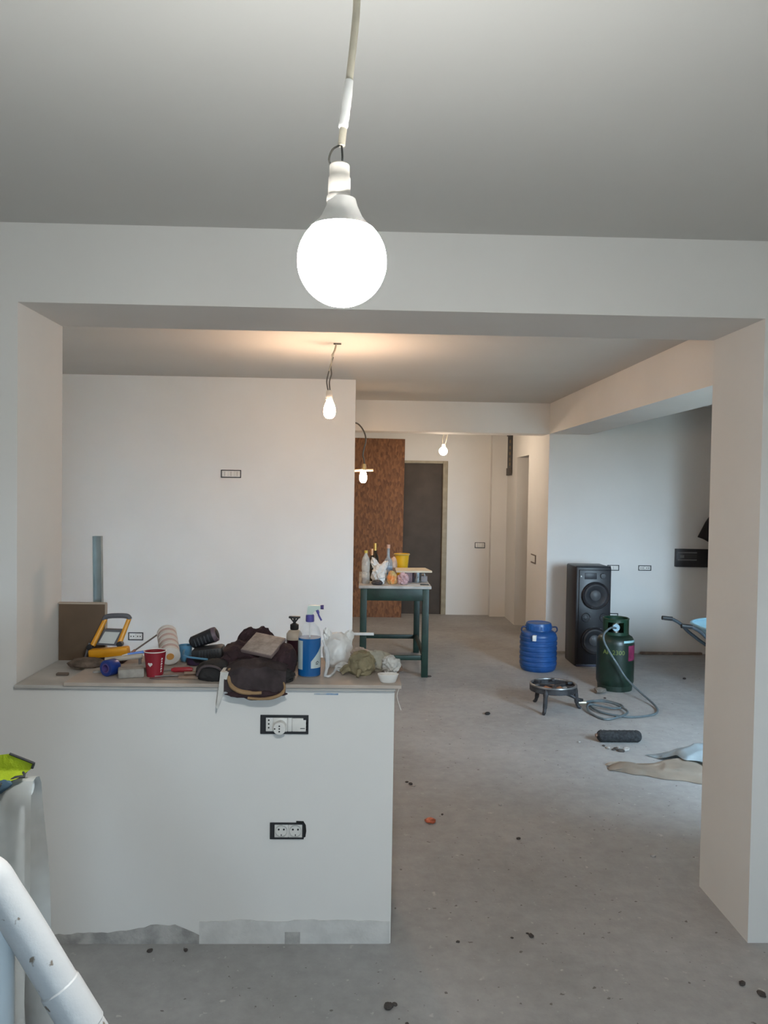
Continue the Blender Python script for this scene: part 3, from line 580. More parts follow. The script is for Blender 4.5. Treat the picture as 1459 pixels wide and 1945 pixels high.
hp = [(2.215, 6.735, 0.545), (2.15, 6.66, 0.56), (2.085, 6.63, 0.52), (2.078, 6.625, 0.46), (2.115, 6.618, 0.38), (2.19, 6.60, 0.26), (2.262, 6.57, 0.145), (2.335, 6.43, 0.062), (2.37, 6.22, 0.02), (2.335, 6.06, 0.010), (2.25, 5.96, 0.010), (2.08, 5.90, 0.010), (1.95, 5.95, 0.012), (1.855, 6.06, 0.016), (1.865, 6.29, 0.012), (2.00, 6.38, 0.010), (2.09, 6.27, 0.012), (2.09, 6.14, 0.020), (1.98, 6.085, 0.026), (1.85, 6.18, 0.03), (1.80, 6.12, 0.02), (1.79, 6.0, 0.012), (1.85, 5.84, 0.010), (1.96, 5.87, 0.016), (2.08, 6.0, 0.024), (2.03, 6.22, 0.03), (1.90, 6.27, 0.034), (1.80, 6.19, 0.042)]
tag(MB().tube(smooth_path(hp, 8), 0.0085, 10).build('gas_hose', HOSE), 'grey rubber hose coiled on the floor from gas bottle to burner', 'hose')
IRON = mat('cast_iron', (0.055, 0.055, 0.06), 0.5, metal=0.5, var=0.4, scale=20)
RIMM = mat('worn_rim', (0.25, 0.25, 0.25), 0.4, metal=0.7, var=0.4, scale=15)
t = thing('ring_burner', 'low three legged iron gas ring burner on the floor', 'burner', (1.535, 6.15, 0))
MB().lathe([(0.168, 0.150), (0.184, 0.150), (0.184, 0.194), (0.168, 0.194), (0.168, 0.150)], 48).build('outer_ring', IRON, t)
MB().tube([(0.176*math.cos(a), 0.176*math.sin(a), 0.196) for a in [i/48*2*PI for i in range(48)]], 0.010, 8, closed=True).build('ring_rim', RIMM, t)
for a in (math.radians(238), math.radians(118), math.radians(2)):
    dx, dy = math.cos(a), math.sin(a)
    MB().tube(smooth_path([(dx*0.165, dy*0.165, 0.185), (dx*0.182, dy*0.182, 0.13), (dx*0.190, dy*0.190, 0.06), (dx*0.205, dy*0.205, 0.020), (dx*0.225, dy*0.225, 0.008)]), [0.020]*6+[0.017]*8+[0.014]*7+[0.012]*4, 10).build('leg', IRON, t)
    MB().box((-0.0, -0.010, 0.165), (0.178, 0.010, 0.185), rot=(0, 0, a+0.5), piv=(0, 0, 0.17)).build('spoke', IRON, t, smooth=False)
MB().lathe([(0, 0.12), (0.07, 0.12), (0.082, 0.14), (0.082, 0.165), (0.06, 0.178), (0.03, 0.172), (0.0, 0.17)], 32).build('burner_head', mat('rusty_copper', (0.50, 0.24, 0.13), 0.4, metal=0.7, var=0.5, scale=18), t)
for k in range(6):
    a = k/6*2*PI+0.3; box((0.125, -0.012, 0.185), (0.172, 0.012, 0.205), 0.003, rot=(0, 0, a), piv=(0, 0, 0)).build('pan_support', IRON, t)
MB().tube(smooth_path([(0.03, 0, 0.13), (0.12, 0.0, 0.115), (0.20, 0.01, 0.075), (0.235, 0.02, 0.05)]), 0.014, 10).build('gas_pipe', IRON, t)
tp = MB().lathe([(0, -0.03), (0.018, -0.03), (0.02, 0.0), (0.018, 0.03), (0, 0.03)], 16, (0.238, 0.02, 0.045), axis='x').build('tap', mat('tap_brass', (0.42, 0.38, 0.30), 0.4, metal=0.7), t)
MB().lathe([(0, 0.06), (0.022, 0.06), (0.022, 0.075), (0, 0.078)], 14, (0.225, 0.02, 0)).build('tap_knob', BLACKP, tp)

# ------------------------------------------------------------------ things on the floor
m_ = MB()
def rollsurf(u, v):
    x = -0.155+0.31*u; e = min(1.0, math.sqrt(max(0.0, 1-(max(0, abs(x)-0.125)/0.03)**2))); a = v*2*PI
    r = 0.042*max(e, 0.02)*(1+0.10*noise.noise(Vector((x*60, math.cos(a)*3, math.sin(a)*3)))+0.06*noise.noise(Vector((x*200, math.cos(a)*9, math.sin(a)*9))))
    return (x, r*math.cos(a), max(0.0, 0.040+r*math.sin(a)*0.92))
m_.grid(rollsurf, 60, 40)
t = thing('brush_head', 'dark grey bushy brush head lying on the floor', 'brush', (1.795, 5.335, 0), 0.0)
m_.build('bristles', mat('dark_bristle', (0.035, 0.038, 0.042), 0.95, var=0.5, scale=60, bump=0.8, bscale=220), t)
MB().tube([(-0.165, 0, 0.045), (-0.145, 0, 0.045)], 0.012, 10).build('end_stub', mat('rust_brown', (0.15, 0.08, 0.05), 0.7), t)
def sheet(corners, nu, nv, amp, seed, z0, edge=0.02, lift=None):
    A, B, C_, D = [Vector(c) for c in corners]
    def fn(u, v):
        p = (A*(1-u)+B*u)*(1-v) + (D*(1-u)+C_*u)*v
        n1 = noise.ridged_multi_fractal(Vector((p.x*4+seed, p.y*4, seed)), 1.0, 2.0, 3, 1.0, 2.0)
        n2 = noise.noise(Vector((p.x*3+seed*2, p.y*3, 0)))
        k = math.sin(PI*min(max(u, 0.0), 1.0))**0.5*math.sin(PI*v)**0.5
        p.x += edge*noise.noise(Vector((v*4+seed, u*4, 1))); p.y += edge*noise.noise(Vector((v*4, u*4+seed, 2)))
        p.z = z0 + k*max(0, amp*(0.35*n1+0.5*n2+0.25)) + (lift(p) if lift else 0)
        return p
    return MB().grid(fn, nu, nv)
s_ = sheet([(1.535, 4.765, 0), (2.03, 4.545, 0), (2.42, 4.90, 0), (1.585, 4.875, 0)], 56, 30, 0.075, 3.3, 0.004, 0.045)
tag(s_.thicken(0.003).build('paper_sack', mat('tan_paper', (0.52, 0.44, 0.36), 0.7, var=0.15, scale=6, bump=0.3, bscale=14)), 'flattened tan paper sack on the floor by the pillar', 'sack')
def over_tan(p):
    k = min(1.0, max(0.0, (5.00-p.y)/0.14)); return 0.062*k*k*(3-2*k)
s_ = sheet([(1.875, 5.07, 0), (2.14, 4.66, 0), (2.75, 4.75, 0), (2.60, 5.20, 0)], 56, 40, 0.12, 8.1, 0.004, 0.05, over_tan)
tag(s_.thicken(0.002).build('plastic_sack', mat('pale_blue_plastic', (0.52, 0.60, 0.64), 0.35, var=0.15, scale=7, bump=0.4, bscale=16)), 'crumpled pale blue plastic sack overlapping the tan sack', 'sack')
def chip(name, label, cat, x, y, s, m, group=None, seed=0, flat=0.45):
    o = MB().lump((0, 0, s*flat*0.7), (s, s*0.75, s*flat), seed, 0.5, 1.6, 2, 0.0).build(name, m); o.location = (x, y, 0); o.rotation_euler = (0, 0, seed*1.3)
    return tag(o, label, cat, group)
chip('red_scrap', 'small crumpled orange red scrap on bare floor', 'scrap', 0.38, 4.006, 0.030, mat('orange_scrap', (0.55, 0.12, 0.05), 0.5, var=0.6, scale=40), seed=2)
chip('dark_lump', 'small black lump on the floor in front of the burner', 'debris', 0.99, 5.978, 0.026, mat('soot', (0.02, 0.02, 0.02), 0.8), seed=3)
PLC = mat('plaster_crumb', (0.42, 0.40, 0.38), 0.9, var=0.3, scale=60); DKC = mat('dark_crumb', (0.07, 0.06, 0.055), 0.9, var=0.3, scale=60)
for i, (x, y) in enumerate([(1.698, 5.158), (1.673, 5.19), (1.741, 5.127), (1.751, 5.213), (1.72, 5.17), (1.78, 5.15), (1.66, 5.24), (1.80, 5.19)]):
    chip('rubble_crumb', 'crumb of rubble swept beside the brush head', 'rubble', x, y, 0.012+0.006*(i % 3), PLC if i % 2 else DKC, 'rubble beside the brush head', i+5)
for i, (x, y, s) in enumerate([(1.514, 5.319, .012), (0.31, 4.529, .014), (0.29, 4.56, .010), (0.33, 4.50, .009), (0.644, 7.177, .022), (3.013, 7.183, .02), (0.778, 4.227, .010), (0.796, 3.813, .012), (2.05, 6.47, .014), (1.395, 3.631, .013), (0.45, 4.10, .008)]):
    chip('plaster_crumb', 'loose crumb on the far room floor away from the brush', 'rubble', x, y, s, DKC if i % 3 else PLC, 'loose crumbs on the far room floor', i+20)
for i, (x, y, s) in enumerate([(0.676, 2.966, .013), (0.665, 2.985, .006), (0.114, 2.552, .020), (0.135, 2.565, .010), (1.352, 2.669, .014), (1.39, 2.61, .017), (0.389, 2.927, .008), (0.17, 2.47, .008), (0.60, 2.955, .006), (-0.75, 2.87, .012), (-0.62, 2.875, .010)]):
    chip('dark_crumb', 'dark crumb on the floor of the near room', 'rubble', x, y, s, DKC, 'dark crumbs on the near room floor', i+40)
o = chip('grey_rag', 'grey crumpled rag against the foot of the gas bottle', 'rag', 2.065, 6.66, 0.065, mat('grey_rag', (0.17, 0.15, 0.13), 0.9, var=0.3, scale=14), seed=61, flat=0.45)
tag(box((3.0, YK-0.06, 0), (3.66, YK-0.02, 0.025), 0.004).build('wood_batten', mat('grey_brown_wood', (0.22, 0.17, 0.14), 0.7, var=0.3, scale=14)), 'thin brown batten lying along the kitchen wall', 'batten')
tag(box((2.0, YK-0.02, 0), (2.55, YK-0.004, 0.018), 0.003).build('floor_batten', mat('pale_wood', (0.5, 0.46, 0.4), 0.7, var=0.2, scale=14)), 'pale strip along the wall behind the loudspeaker', 'batten')
# wheelbarrow, mostly behind the pillar
t = thing('wheelbarrow', 'pale blue steel wheelbarrow poking out from behind the pillar', 'wheelbarrow', (3.05, 6.35, 0))
TUBE = mat('barrow_tube', (0.06, 0.075, 0.09), 0.4, metal=0.5)
for dy in (-0.2, 0.2):
    y = 6.35+dy*1.0
    MB().tube(smooth_path([(2.62, y, 0.662), (2.70, y, 0.62), (2.80, y, 0.53), (3.00, y*0.8+6.35*0.2, 0.40), (3.40, 6.35+dy*0.5, 0.26), (3.72, 6.35+dy*0.25, 0.19)]), 0.014, 10).build('handle_tube', TUBE, t, world=True)
    MB().tube([(2.545, y, 0.668), (2.63, y, 0.660)], 0.018, 10).build('grip', BLACKP, t, world=True)
    MB().tube(smooth_path([(3.00, 6.35+dy, 0.42), (3.00, 6.35+dy, 0.2), (3.0, 6.35+dy, 0.014), (3.14, 6.35+dy, 0.014), (3.20, 6.35+dy, 0.32)]), 0.013, 8).build('stand_leg', TUBE, t, world=True)
def tray(u, v):
    a = u*2*PI; k = v; rx = 0.24+0.20*k; ry = 0.20+0.12*k
    cx, cy = math.cos(a), math.sin(a); e = 0.55
    return (3.21+rx*math.copysign(abs(cx)**e, cx), 6.35+ry*math.copysign(abs(cy)**e, cy), 0.42+0.235*k+0.05*k*(math.cos(a)*0.5))
tr = MB().grid(tray, 48, 8); tr.prism([(2.99, 6.17, 0.415), (3.43, 6.17, 0.415), (3.43, 6.53, 0.415), (2.99, 6.53, 0.415)], (0, 0, 0.01)); tr.build('tray', mat('barrow_blue', (0.32, 0.55, 0.66), 0.35, metal=0.3, var=0.15), t, world=True)
MB().tube([(3.21+0.44*math.copysign(abs(math.cos(a))**0.55, math.cos(a)), 6.35+0.32*math.copysign(abs(math.sin(a))**0.55, math.sin(a)), 0.655+0.025*math.cos(a)) for a in [i/48*2*PI for i in range(48)]], 0.010, 8, closed=True).build('tray_rim', MATS['barrow_blue'], t, world=True)
MB().lathe([(0.10, -0.03), (0.17, -0.035), (0.19, 0), (0.17, 0.035), (0.10, 0.03), (0.10, -0.03)], 32, (3.74, 6.35, 0.19), axis='y').build('tyre', BLACKP, t, world=True)
MB().lathe([(0, -0.055), (0.02, -0.055), (0.025, -0.03), (0.105, -0.02), (0.105, 0.02), (0.025, 0.03), (0.02, 0.055), (0, 0.055)], 24, (3.74, 6.35, 0.19), axis='y').build('wheel_hub', TUBE, t, world=True)

# ------------------------------------------------------------------ trestle with plastic sheet, near left
WPAINT = mat('white_painted_tube', (0.44, 0.455, 0.47), 0.5, var=0.0, col2=(0.16, 0.13, 0.10), scale=38, detail=6, thresh=(0.31, 0.335), bump=0.15, bscale=50)
t = thing('tube_trestle', 'white painted tubular trestle with sloping leg beside the half wall', 'trestle', (-0.45, 1.1, 0))
MB().tube(smooth_path([(-1.02, 1.0, 1.222), (-0.56, 1.0, 1.222), (-0.475, 1.0, 1.212), (-0.44, 1.0, 1.172), (-0.34, 1.0, 1.006), (-0.1, 1.0, 0.607), (0.10, 1.0, 0.275), (0.265, 1.0, 0.004)], 8), 0.0235, 20).build('sloping_tube', WPAINT, t, world=True)
cl = Vector((-0.3735, 1.0, 1.0615)); dr = Vector((0.1, 0, -0.166)).normalized()
MB().tube([cl-dr*0.004, cl-dr*0.002, cl+dr*0.002, cl+dr*0.06, cl+dr*0.062], [0.0236, 0.0252, 0.0254, 0.0254, 0.0236], 24).build('sleeve', WPAINT, t, world=True)
MB().tube([(-0.449, 1.0, 1.165), (-0.449, 1.0, 0.0)], 0.0165, 16).build('upright', mat('white_tube_clean', (0.50, 0.55, 0.58), 0.45, var=0.1, scale=12), t, world=True)
MB().tube([(-1.02, 1.0, 1.222), (-1.02, 1.0, 0.0)], 0.0165, 16).build('upright', MATS['white_tube_clean'], t, world=True)
MB().tube([(-1.02, 1.0, 1.222), (-1.02, 1.30, 1.205)], 0.0165, 16).build('side_rail', MATS['white_tube_clean'], t, world=True)
MB().tube([(-1.02, 1.30, 1.205), (-0.535, 1.30, 1.205)], 0.014, 14).build('rear_rail', MATS['white_tube_clean'], t, world=True)
MB().tube([(-0.56, 1.30, 1.205), (-0.56, 1.30, 0.0)], 0.014, 14).build('upright', MATS['white_tube_clean'], t, world=True)
MB().tube([(-1.02, 1.30, 1.205), (-1.02, 1.30, 0.0)], 0.014, 14).build('upright', MATS['white_tube_clean'], t, world=True)
FILM = film_material('dusty_film', (0.36, 0.37, 0.36), 0.72, 0.35)
def drape(u, v):                                                     # over the rear rail and down both sides
    x = -0.515-0.45*u + 0.012*math.sin(v*9+u*4)
    L_ = 2.3*v-1.15
    if abs(L_) < 0.04: y, z = 1.30-L_*0.45, 1.222-abs(L_)*0.12
    else:
        s = 1 if L_ > 0 else -1; dz = abs(L_)-0.04; y = 1.30-s*(0.018+0.03*min(1, dz*2)); z = 1.217-dz
    k = min(1, max(0, (1.2-z)*3))
    y -= (1 if L_ > 0 else -1)*0.012*k
    y += k*(0.013*math.sin(x*42+z*3)+0.010*noise.noise(Vector((x*9, z*4, v))))
    x += 0.012*k*noise.noise(Vector((z*5, 0, 3)))
    return (x, y, z)
tag(MB().grid(drape, 40, 90).build('plastic_sheet', FILM), 'dusty translucent plastic sheet draped over the trestle', 'sheet')
HV = mat('hi_vis_yellow', (0.46, 0.58, 0.02), 0.7, var=0.15, scale=20, bump=0.2, bscale=150)
t = thing('work_glove', 'bright yellow green work cloth with black edging on the plastic sheet', 'cloth', (-0.56, 1.28, 1.225))
def hv(u, v):
    a = Vector((-0.66, 1.25, 1.262)); b = Vector((-0.548, 1.25, 1.277)); c = Vector((-0.510, 1.25, 1.262)); d = Vector((-0.513, 1.25, 1.254)); e = Vector((-0.535, 1.25, 1.238)); g = Vector((-0.70, 1.25, 1.17))
    top = a.lerp(b, min(1, u/0.62)) if u < 0.62 else b.lerp(c, (u-0.62)/0.38)
    bot = g.lerp(e, min(1, u/0.72)) if u < 0.72 else e.lerp(d, (u-0.72)/0.28)
    p = bot.lerp(top, v)
    p.y = 1.256+0.034*min(1, max(0, (p.z-1.215)/0.035)) + 0.005*noise.noise(Vector((p.x*30, p.z*30, 1)))
    p.x *= p.y/1.25; p.z = 1.7-(1.7-p.z)*p.y/1.25
    return p
MB().grid(hv, 40, 16).thicken(0.004).build('cloth', HV, t, world=True)
BLK = mat('black_edging', (0.02, 0.02, 0.022), 0.8)
MB().tube([Vector(hv(0.62+0.38*i/16, 1)) for i in range(17)] + [Vector(hv(1, 1-i/4)) for i in range(1, 5)], 0.0022, 8).build('edging', BLK, t, world=True)
MB().tube([Vector(hv(0.5+0.4*i/12, 0))+Vector((0.004*math.sin(i), 0.004, 0.002*math.cos(i*2))) for i in range(13)], 0.0026, 8).build('edging', BLK, t, world=True)
m_ = MB(); m_.lump((-0.600, 1.273, 1.202), (0.05, 0.006, 0.012), 71, 0.25, 1.8, 3, rot=(0, -0.45, 0)); m_.build('blue_lining', mat('blue_grey_cloth', (0.04, 0.08, 0.12), 0.8, var=0.3, scale=20), t, world=True)

# ------------------------------------------------------------------ boards on the half wall
BOARD = mat('dusty_board', (0.44, 0.38, 0.33), 0.75, var=0.18, scale=5, bump=0.1, bscale=40)
BOARD2 = mat('pale_plasterboard', (0.50, 0.48, 0.45), 0.8, var=0.15, scale=6)
tag(box((XL+0.002, 2.897, ZH), (XH+0.002, Y2-0.006, ZH+0.012), 0.001).build('plasterboard', BOARD2, smooth=False), 'lower pale board covering the full top of the half wall', 'board')
tag(box((-1.072, 2.885, ZH+0.012), (0.158, Y2+0.004, ZH+0.025), 0.001).build('wood_board', BOARD, smooth=False), 'upper dusty brown board laid on the lower board', 'board')
ZT = ZH+0.025
# tall panel and metal profile
t = thing('fibre_panel', 'brown fibre panel leaning in the corner of the opening', 'panel', (-1.155, 3.325, ZH+0.012))
o = box((-0.098, -0.010, 0.0), (0.094, 0.006, 0.238)).build('panel_face', mat('brown_fibre', (0.13, 0.085, 0.052), 0.6, var=0.25, scale=4), t, smooth=False)
box((-0.100, -0.012, 0.236), (0.096, 0.008, 0.242)).build('panel_edge', mat('pale_edge', (0.42, 0.35, 0.28), 0.7), t, smooth=False)
box((0.093, -0.012, 0.0), (0.097, 0.008, 0.238)).build('panel_edge', MATS['pale_edge'], t, smooth=False)
t = MB(); 
t.box((-1.114, 3.44, 0), (-1.078, 3.4415, 1.428)); t.box((-1.114, 3.418, 0), (-1.1125, 3.44, 1.428)); t.box((-1.0795, 3.418, 0), (-1.078, 3.44, 1.428))
o = t.build('metal_profile', mat('zinc_profile', (0.40, 0.46, 0.47), 0.4, metal=0.75, var=0.15, scale=12), smooth=False); o.rotation_euler = (math.radians(1.2), math.radians(-0.6), 0); o.location = (-0.008, -0.01, 0)
tag(o, 'tall galvanised steel channel standing behind the half wall', 'metal profile')
# work light
t = thing('work_light', 'yellow framed portable work light with grey grip', 'work light', (-1.01, 3.24, ZT))
YEL = mat('work_light_yellow', (0.75, 0.33, 0.01), 0.4, var=0.1, scale=12)
GRY = mat('grip_grey', (0.11, 0.115, 0.13), 0.6)
def wl(*p): return [Vector(q) for q in p]
box((-1.09, 3.19, 1.012), (-0.932, 3.235, 1.047), 0.007, rot=(0, -math.radians(5), 0)).build('base_bar', YEL, t, world=True)
box((-1.05, 3.20, ZT), (-0.95, 3.30, 1.022), 0.006).build('base_block', mat('dark_base', (0.05, 0.03, 0.03), 0.6), t, world=True)
MB().tube(wl((-1.088, 3.24, 1.050), (-1.049, 3.28, 1.152)), [0.0105, 0.009], 8).build('frame_arm', YEL, t, world=True)
MB().tube(wl((-0.983, 3.24, 1.050), (-0.952, 3.28, 1.156)), [0.0105, 0.009], 8).build('frame_arm', YEL, t, world=True)
MB().tube(smooth_path(wl((-1.055, 3.28, 1.148), (-1.042, 3.28, 1.163), (-1.0, 3.28, 1.167), (-0.96, 3.28, 1.165), (-0.950, 3.28, 1.152))), 0.0105, 10).build('grip', GRY, t, world=True)
hd = MB().prism([(-1.077, 3.255, 1.050), (-0.996, 3.255, 1.046), (-0.972, 3.275, 1.108), (-1.052, 3.275, 1.110)], (0, 0.03, 0)).build('lamp_head', GRY, t, smooth=False, world=True)
MB().prism([(-1.068, 3.253, 1.058), (-1.006, 3.253, 1.055), (-0.987, 3.268, 1.100), (-1.047, 3.268, 1.102)], (0, 0.006, 0)).build('lens', mat('frosted_lens', (0.58, 0.62, 0.62), 0.3), hd, smooth=False, world=True)
for x, z in ((-1.096, 1.045), (-0.975, 1.058)): MB().lathe([(0, -0.014), (0.012, -0.012), (0.012, 0.012), (0, 0.014)], 14, (x, 3.235, z), axis='y').build('pivot_knob', BLACKP, t, world=True)
MB().tube(wl((-1.10, 3.24, 1.06), (-1.118, 3.235, 0.990)), 0.005, 8).build('stand_wire', GRY, t, world=True)
# wood offcut
tag(MB().lump((-1.075, 3.14, ZT+0.014), (0.075, 0.035, 0.024), 81, 0.22, 1.6, 3, ZT).build('wood_offcut', mat('rotten_wood', (0.16, 0.115, 0.085), 0.85, var=0.5, scale=25, bump=0.5, bscale=80)), 'rough dark wooden offcut in front of the work light', 'offcut')
tag(box((-1.16, 3.04, ZH+0.012), (-1.115, 3.06, ZH+0.022), 0.003).build('rusty_nail_plate', mat('rust', (0.13, 0.10, 0.08), 0.8)), 'small dark scrap on the bare end of the lower board', 'scrap')
# blue tape roll
t = thing('tape_roll', 'blue adhesive tape roll lying on its side by the grey sanding block', 'tape', (-0.94, 3.0, ZT), -0.5)
MB().lathe([(0.018, -0.024), (0.029, -0.024), (0.031, -0.020), (0.031, 0.020), (0.029, 0.024), (0.018, 0.024), (0.018, -0.024)], 36, (0, 0, 0.031), axis='y').build('tape', mat('blue_tape', (0.008, 0.035, 0.21), 0.35, var=0.1), t)
MB().lathe([(0.014, -0.0245), (0.0185, -0.0245), (0.0185, 0.0245), (0.014, 0.0245), (0.014, -0.0245)], 28, (0, 0, 0.031), axis='y').build('core', mat('violet_core', (0.09, 0.06, 0.22), 0.5), t)
# sanding block and bar
o = box((-0.047, -0.03, 0), (0.047, 0.03, 0.034), 0.006).build('sanding_block', mat('grey_pumice', (0.33, 0.31, 0.28), 0.9, var=0.2, scale=30, bump=0.3, bscale=120)); o.location = (-0.858, 2.985, ZT); o.rotation_euler = (0, 0, 0.30); tag(o, 'grey sanding block in front of the red cup', 'block')
t = thing('plaster_trowel', 'long grey plastering trowel lying behind the sanding block', 'trowel', (-0.925, 3.085, ZT), 0.16)
box((-0.10, -0.035, 0.010), (0.14, 0.035, 0.018), 0.002, rot=(0, -0.10, 0)).build('blade', mat('trowel_grey', (0.40, 0.38, 0.35), 0.6, var=0.2, scale=15), t)
MB().tube([(-0.06, 0, 0.042), (0.08, 0, 0.055)], 0.010, 10).build('handle', mat('trowel_handle', (0.48, 0.43, 0.36), 0.7), t)
for x, z in ((-0.05, 0.04), (0.07, 0.052)): MB().tube([(x, 0, 0.008), (x, 0, z)], 0.006, 8).build('post', STEEL, t)
t = thing('stir_stick', 'thin grey brown stick sloping up against the tape rolls', 'stick', (-0.89, 3.22, 1.03))
MB().tube([(-0.922, 3.235, 1.028), (-0.838, 3.30, 1.088)], 0.0035, 8).build('shaft', mat('stick_brown', (0.16, 0.13, 0.11), 0.7), t, world=True)
MB().tube([(-0.927, 3.231, 1.0245), (-0.915, 3.240, 1.033)], 0.006, 8).build('handle_tip', mat('stick_tip', (0.35, 0.18, 0.12), 0.6), t, world=True)
t = thing('ballpoint_pen', 'short bright blue pen behind the red cup', 'pen', (-0.875, 3.12, 1.035))
MB().tube([(-0.905, 3.10, 1.044), (-0.835, 3.12, 1.053)], 0.0055, 10).build('barrel', mat('pen_blue', (0.08, 0.22, 0.65), 0.35), t, world=True)
MB().tube([(-0.925, 3.094, 1.041), (-0.905, 3.10, 1.044)], [0.002, 0.005], 8).build('tip', WHITEP, t, world=True)
# red paper cup
t = thing('paper_cup', 'red paper coffee cup with white heart mark', 'cup', (-0.7725, 3.00, ZT))
MB().lathe([(0, 0.004), (0.0275, 0.004), (0.029, 0.0), (0.030, 0.0), (0.0405, 0.094), (0.0385, 0.094), (0.0285, 0.008), (0, 0.008)], 40).build('cup_body', mat('cup_red', (0.27, 0.012, 0.025), 0.45, var=0.08, scale=15), t)
MB().tube([(0.0405*math.cos(a), 0.0405*math.sin(a), 0.0955) for a in [i/40*2*PI for i in range(40)]], 0.0019, 8, closed=True).build('rolled_rim', WHITEP, t)
MB().lathe([(0, 0.072), (0.0355, 0.072), (0.0355, 0.074), (0, 0.074)], 32).build('milky_drink', mat('cream_inside', (0.62, 0.55, 0.47), 0.5), t)
def on_cup(pts, ang, zc, name):
    m = MB(); vs2 = []
    for x, z in pts:
        zz = zc+z; r = 0.030+0.0105*zz/0.094+0.0006; a = ang+x/r; vs2.append(m.bm.verts.new((r*math.cos(a), r*math.sin(a), zz)))
    m.bm.faces.new(vs2); m.build(name, WHITEP, t, smooth=False)
heart = [(0.0095*(16*math.sin(a)**3)/16, 0.0085*(13*math.cos(a)-5*math.cos(2*a)-2*math.cos(3*a)-math.cos(4*a))/15) for a in [i/24*2*PI for i in range(24)]]
on_cup(heart, math.radians(255), 0.050, 'heart_mark')
for k in range(6):
    w_ = 0.0042 if k % 2 else 0.0030; on_cup([(-w_, -0.0038), (w_, -0.0022), (w_, 0.0030), (-w_*0.4, 0.0042)], math.radians(325), 0.022+k*0.0095, 'print_mark')
# stack of tape rolls lying towards the viewer
t = thing('tape_stack', 'row of white and pink striped mesh tape rolls lying behind the cup', 'tape', (-0.775, 3.22, ZT))
ax = Vector((-0.05, 0.15, 0.062)).normalized(); c0 = Vector((-0.750, 3.145, 1.028))
STR = [mat('tape_cream', (0.66, 0.62, 0.57), 0.7, var=0.06, scale=30), mat('tape_pinkish', (0.55, 0.40, 0.36), 0.7, var=0.06, scale=30)]
for k in range(9):
    a = c0+ax*(0.020*k); r = 0.040 if k % 2 == 0 else 0.0385
    wd = 0.0195 if k % 2 == 0 else 0.0195
    MB().tube([a, a+ax*0.002, a+ax*(wd-0.002), a+ax*wd], [r-0.003, r, r, r-0.003], 32).build('tape_roll_ring', STR[k % 2 and 1 or 0], t, world=True)
MB().tube([c0-ax*0.0015, c0+ax*0.003], 0.015, 20).build('core', mat('orange_core', (0.55, 0.25, 0.06), 0.6), t, world=True)
# blue scoop
t = thing('plastic_scoop', 'light blue plastic scoop with long handle beside the tape rolls', 'scoop', (-0.715, 3.2, ZT))
SC = mat('scoop_blue', (0.10, 0.28, 0.45), 0.4, var=0.1)
MB().lathe([(0, 0.0), (0.019, 0.0), (0.023, 0.01), (0.028, 0.066), (0.026, 0.066), (0.021, 0.012), (0, 0.008)], 28, (-0.717, 3.268, ZT)).build('bowl', SC, t, world=True)
MB().tube(smooth_path([(-0.715, 3.244, 1.036), (-0.708, 3.19, 1.034), (-0.69, 3.140, 1.031), (-0.64, 3.128, 1.026), (-0.598, 3.126, 1.022)]), 0.0042, 8).build('handle', SC, t, world=True)
# screwdriver and blades under the red tool
t = thing('screwdriver', 'red handled screwdriver lying right of the cup', 'screwdriver', (-0.70, 3.02, ZT))
MB().tube([(-0.725, 3.060, 0.9945), (-0.715, 3.060, 0.995), (-0.655, 3.060, 0.996), (-0.643, 3.060, 0.996)], [0.006, 0.010, 0.011, 0.007], 10).build('handle', mat('tool_red', (0.33, 0.02, 0.03), 0.4), t, world=True)
MB().tube([(-0.795, 3.060, 0.988), (-0.725, 3.060, 0.9945)], 0.003, 8).build('shaft', STEEL, t, world=True)
KN = mat('knife_steel', (0.30, 0.27, 0.25), 0.4, metal=0.7, var=0.3, scale=30)
for lab, x, y, a, z in (('narrow steel putty blade under the red screwdriver', -0.70, 2.955, 0.05, ZT+0.0005), ('wider steel putty blade crossing below the screwdriver', -0.69, 3.0, 0.22, ZT+0.0045)):
    t = thing('putty_knife', lab, 'putty knife', (x, y, z), a)
    box((-0.08, -0.014, 0), (0.03, 0.014, 0.0022)).build('blade', KN, t, smooth=False)
    box((0.025, -0.010, 0), (0.10, 0.010, 0.010), 0.003).build('handle', mat('knife_handle', (0.25, 0.17, 0.12), 0.6), t)
# cordless grinder
t = thing('angle_grinder', 'black cordless grinder with slanted battery grip', 'power tool', (-0.63, 3.23, ZT))
TOOL = mat('tool_black', (0.022, 0.023, 0.026), 0.5, var=0.3, scale=25)
MB().tube([(-0.690, 3.24, 1.062), (-0.682, 3.24, 1.066), (-0.60, 3.24, 1.098), (-0.588, 3.24, 1.103), (-0.580, 3.24, 1.106)], [0.016, 0.025, 0.031, 0.030, 0.018], 14).build('motor_grip', TOOL, t, world=True)
MB().tube([(-0.597, 3.235, 1.0995), (-0.583, 3.235, 1.105)], [0.0315, 0.029], 14).build('end_cap', mat('plum_grey', (0.14, 0.10, 0.12), 0.5), t, world=True)
for k in range(5): box((-0.668+k*0.013, 3.205, 1.055+k*0.0052), (-0.662+k*0.013, 3.218, 1.085+k*0.0052), 0.001, rot=(0, -0.37, 0)).build('vent', CONE, t, world=True)
box((-0.672, 3.16, 1.000), (-0.545, 3.25, 1.058), 0.014, rot=(0, -0.12, 0)).build('body', TOOL, t, world=True)
for k in range(7): box((-0.640+k*0.012, 3.155, 1.020+k*0.0014), (-0.635+k*0.012, 3.165, 1.048+k*0.0014), 0.001).build('rib', CONE, t, world=True)
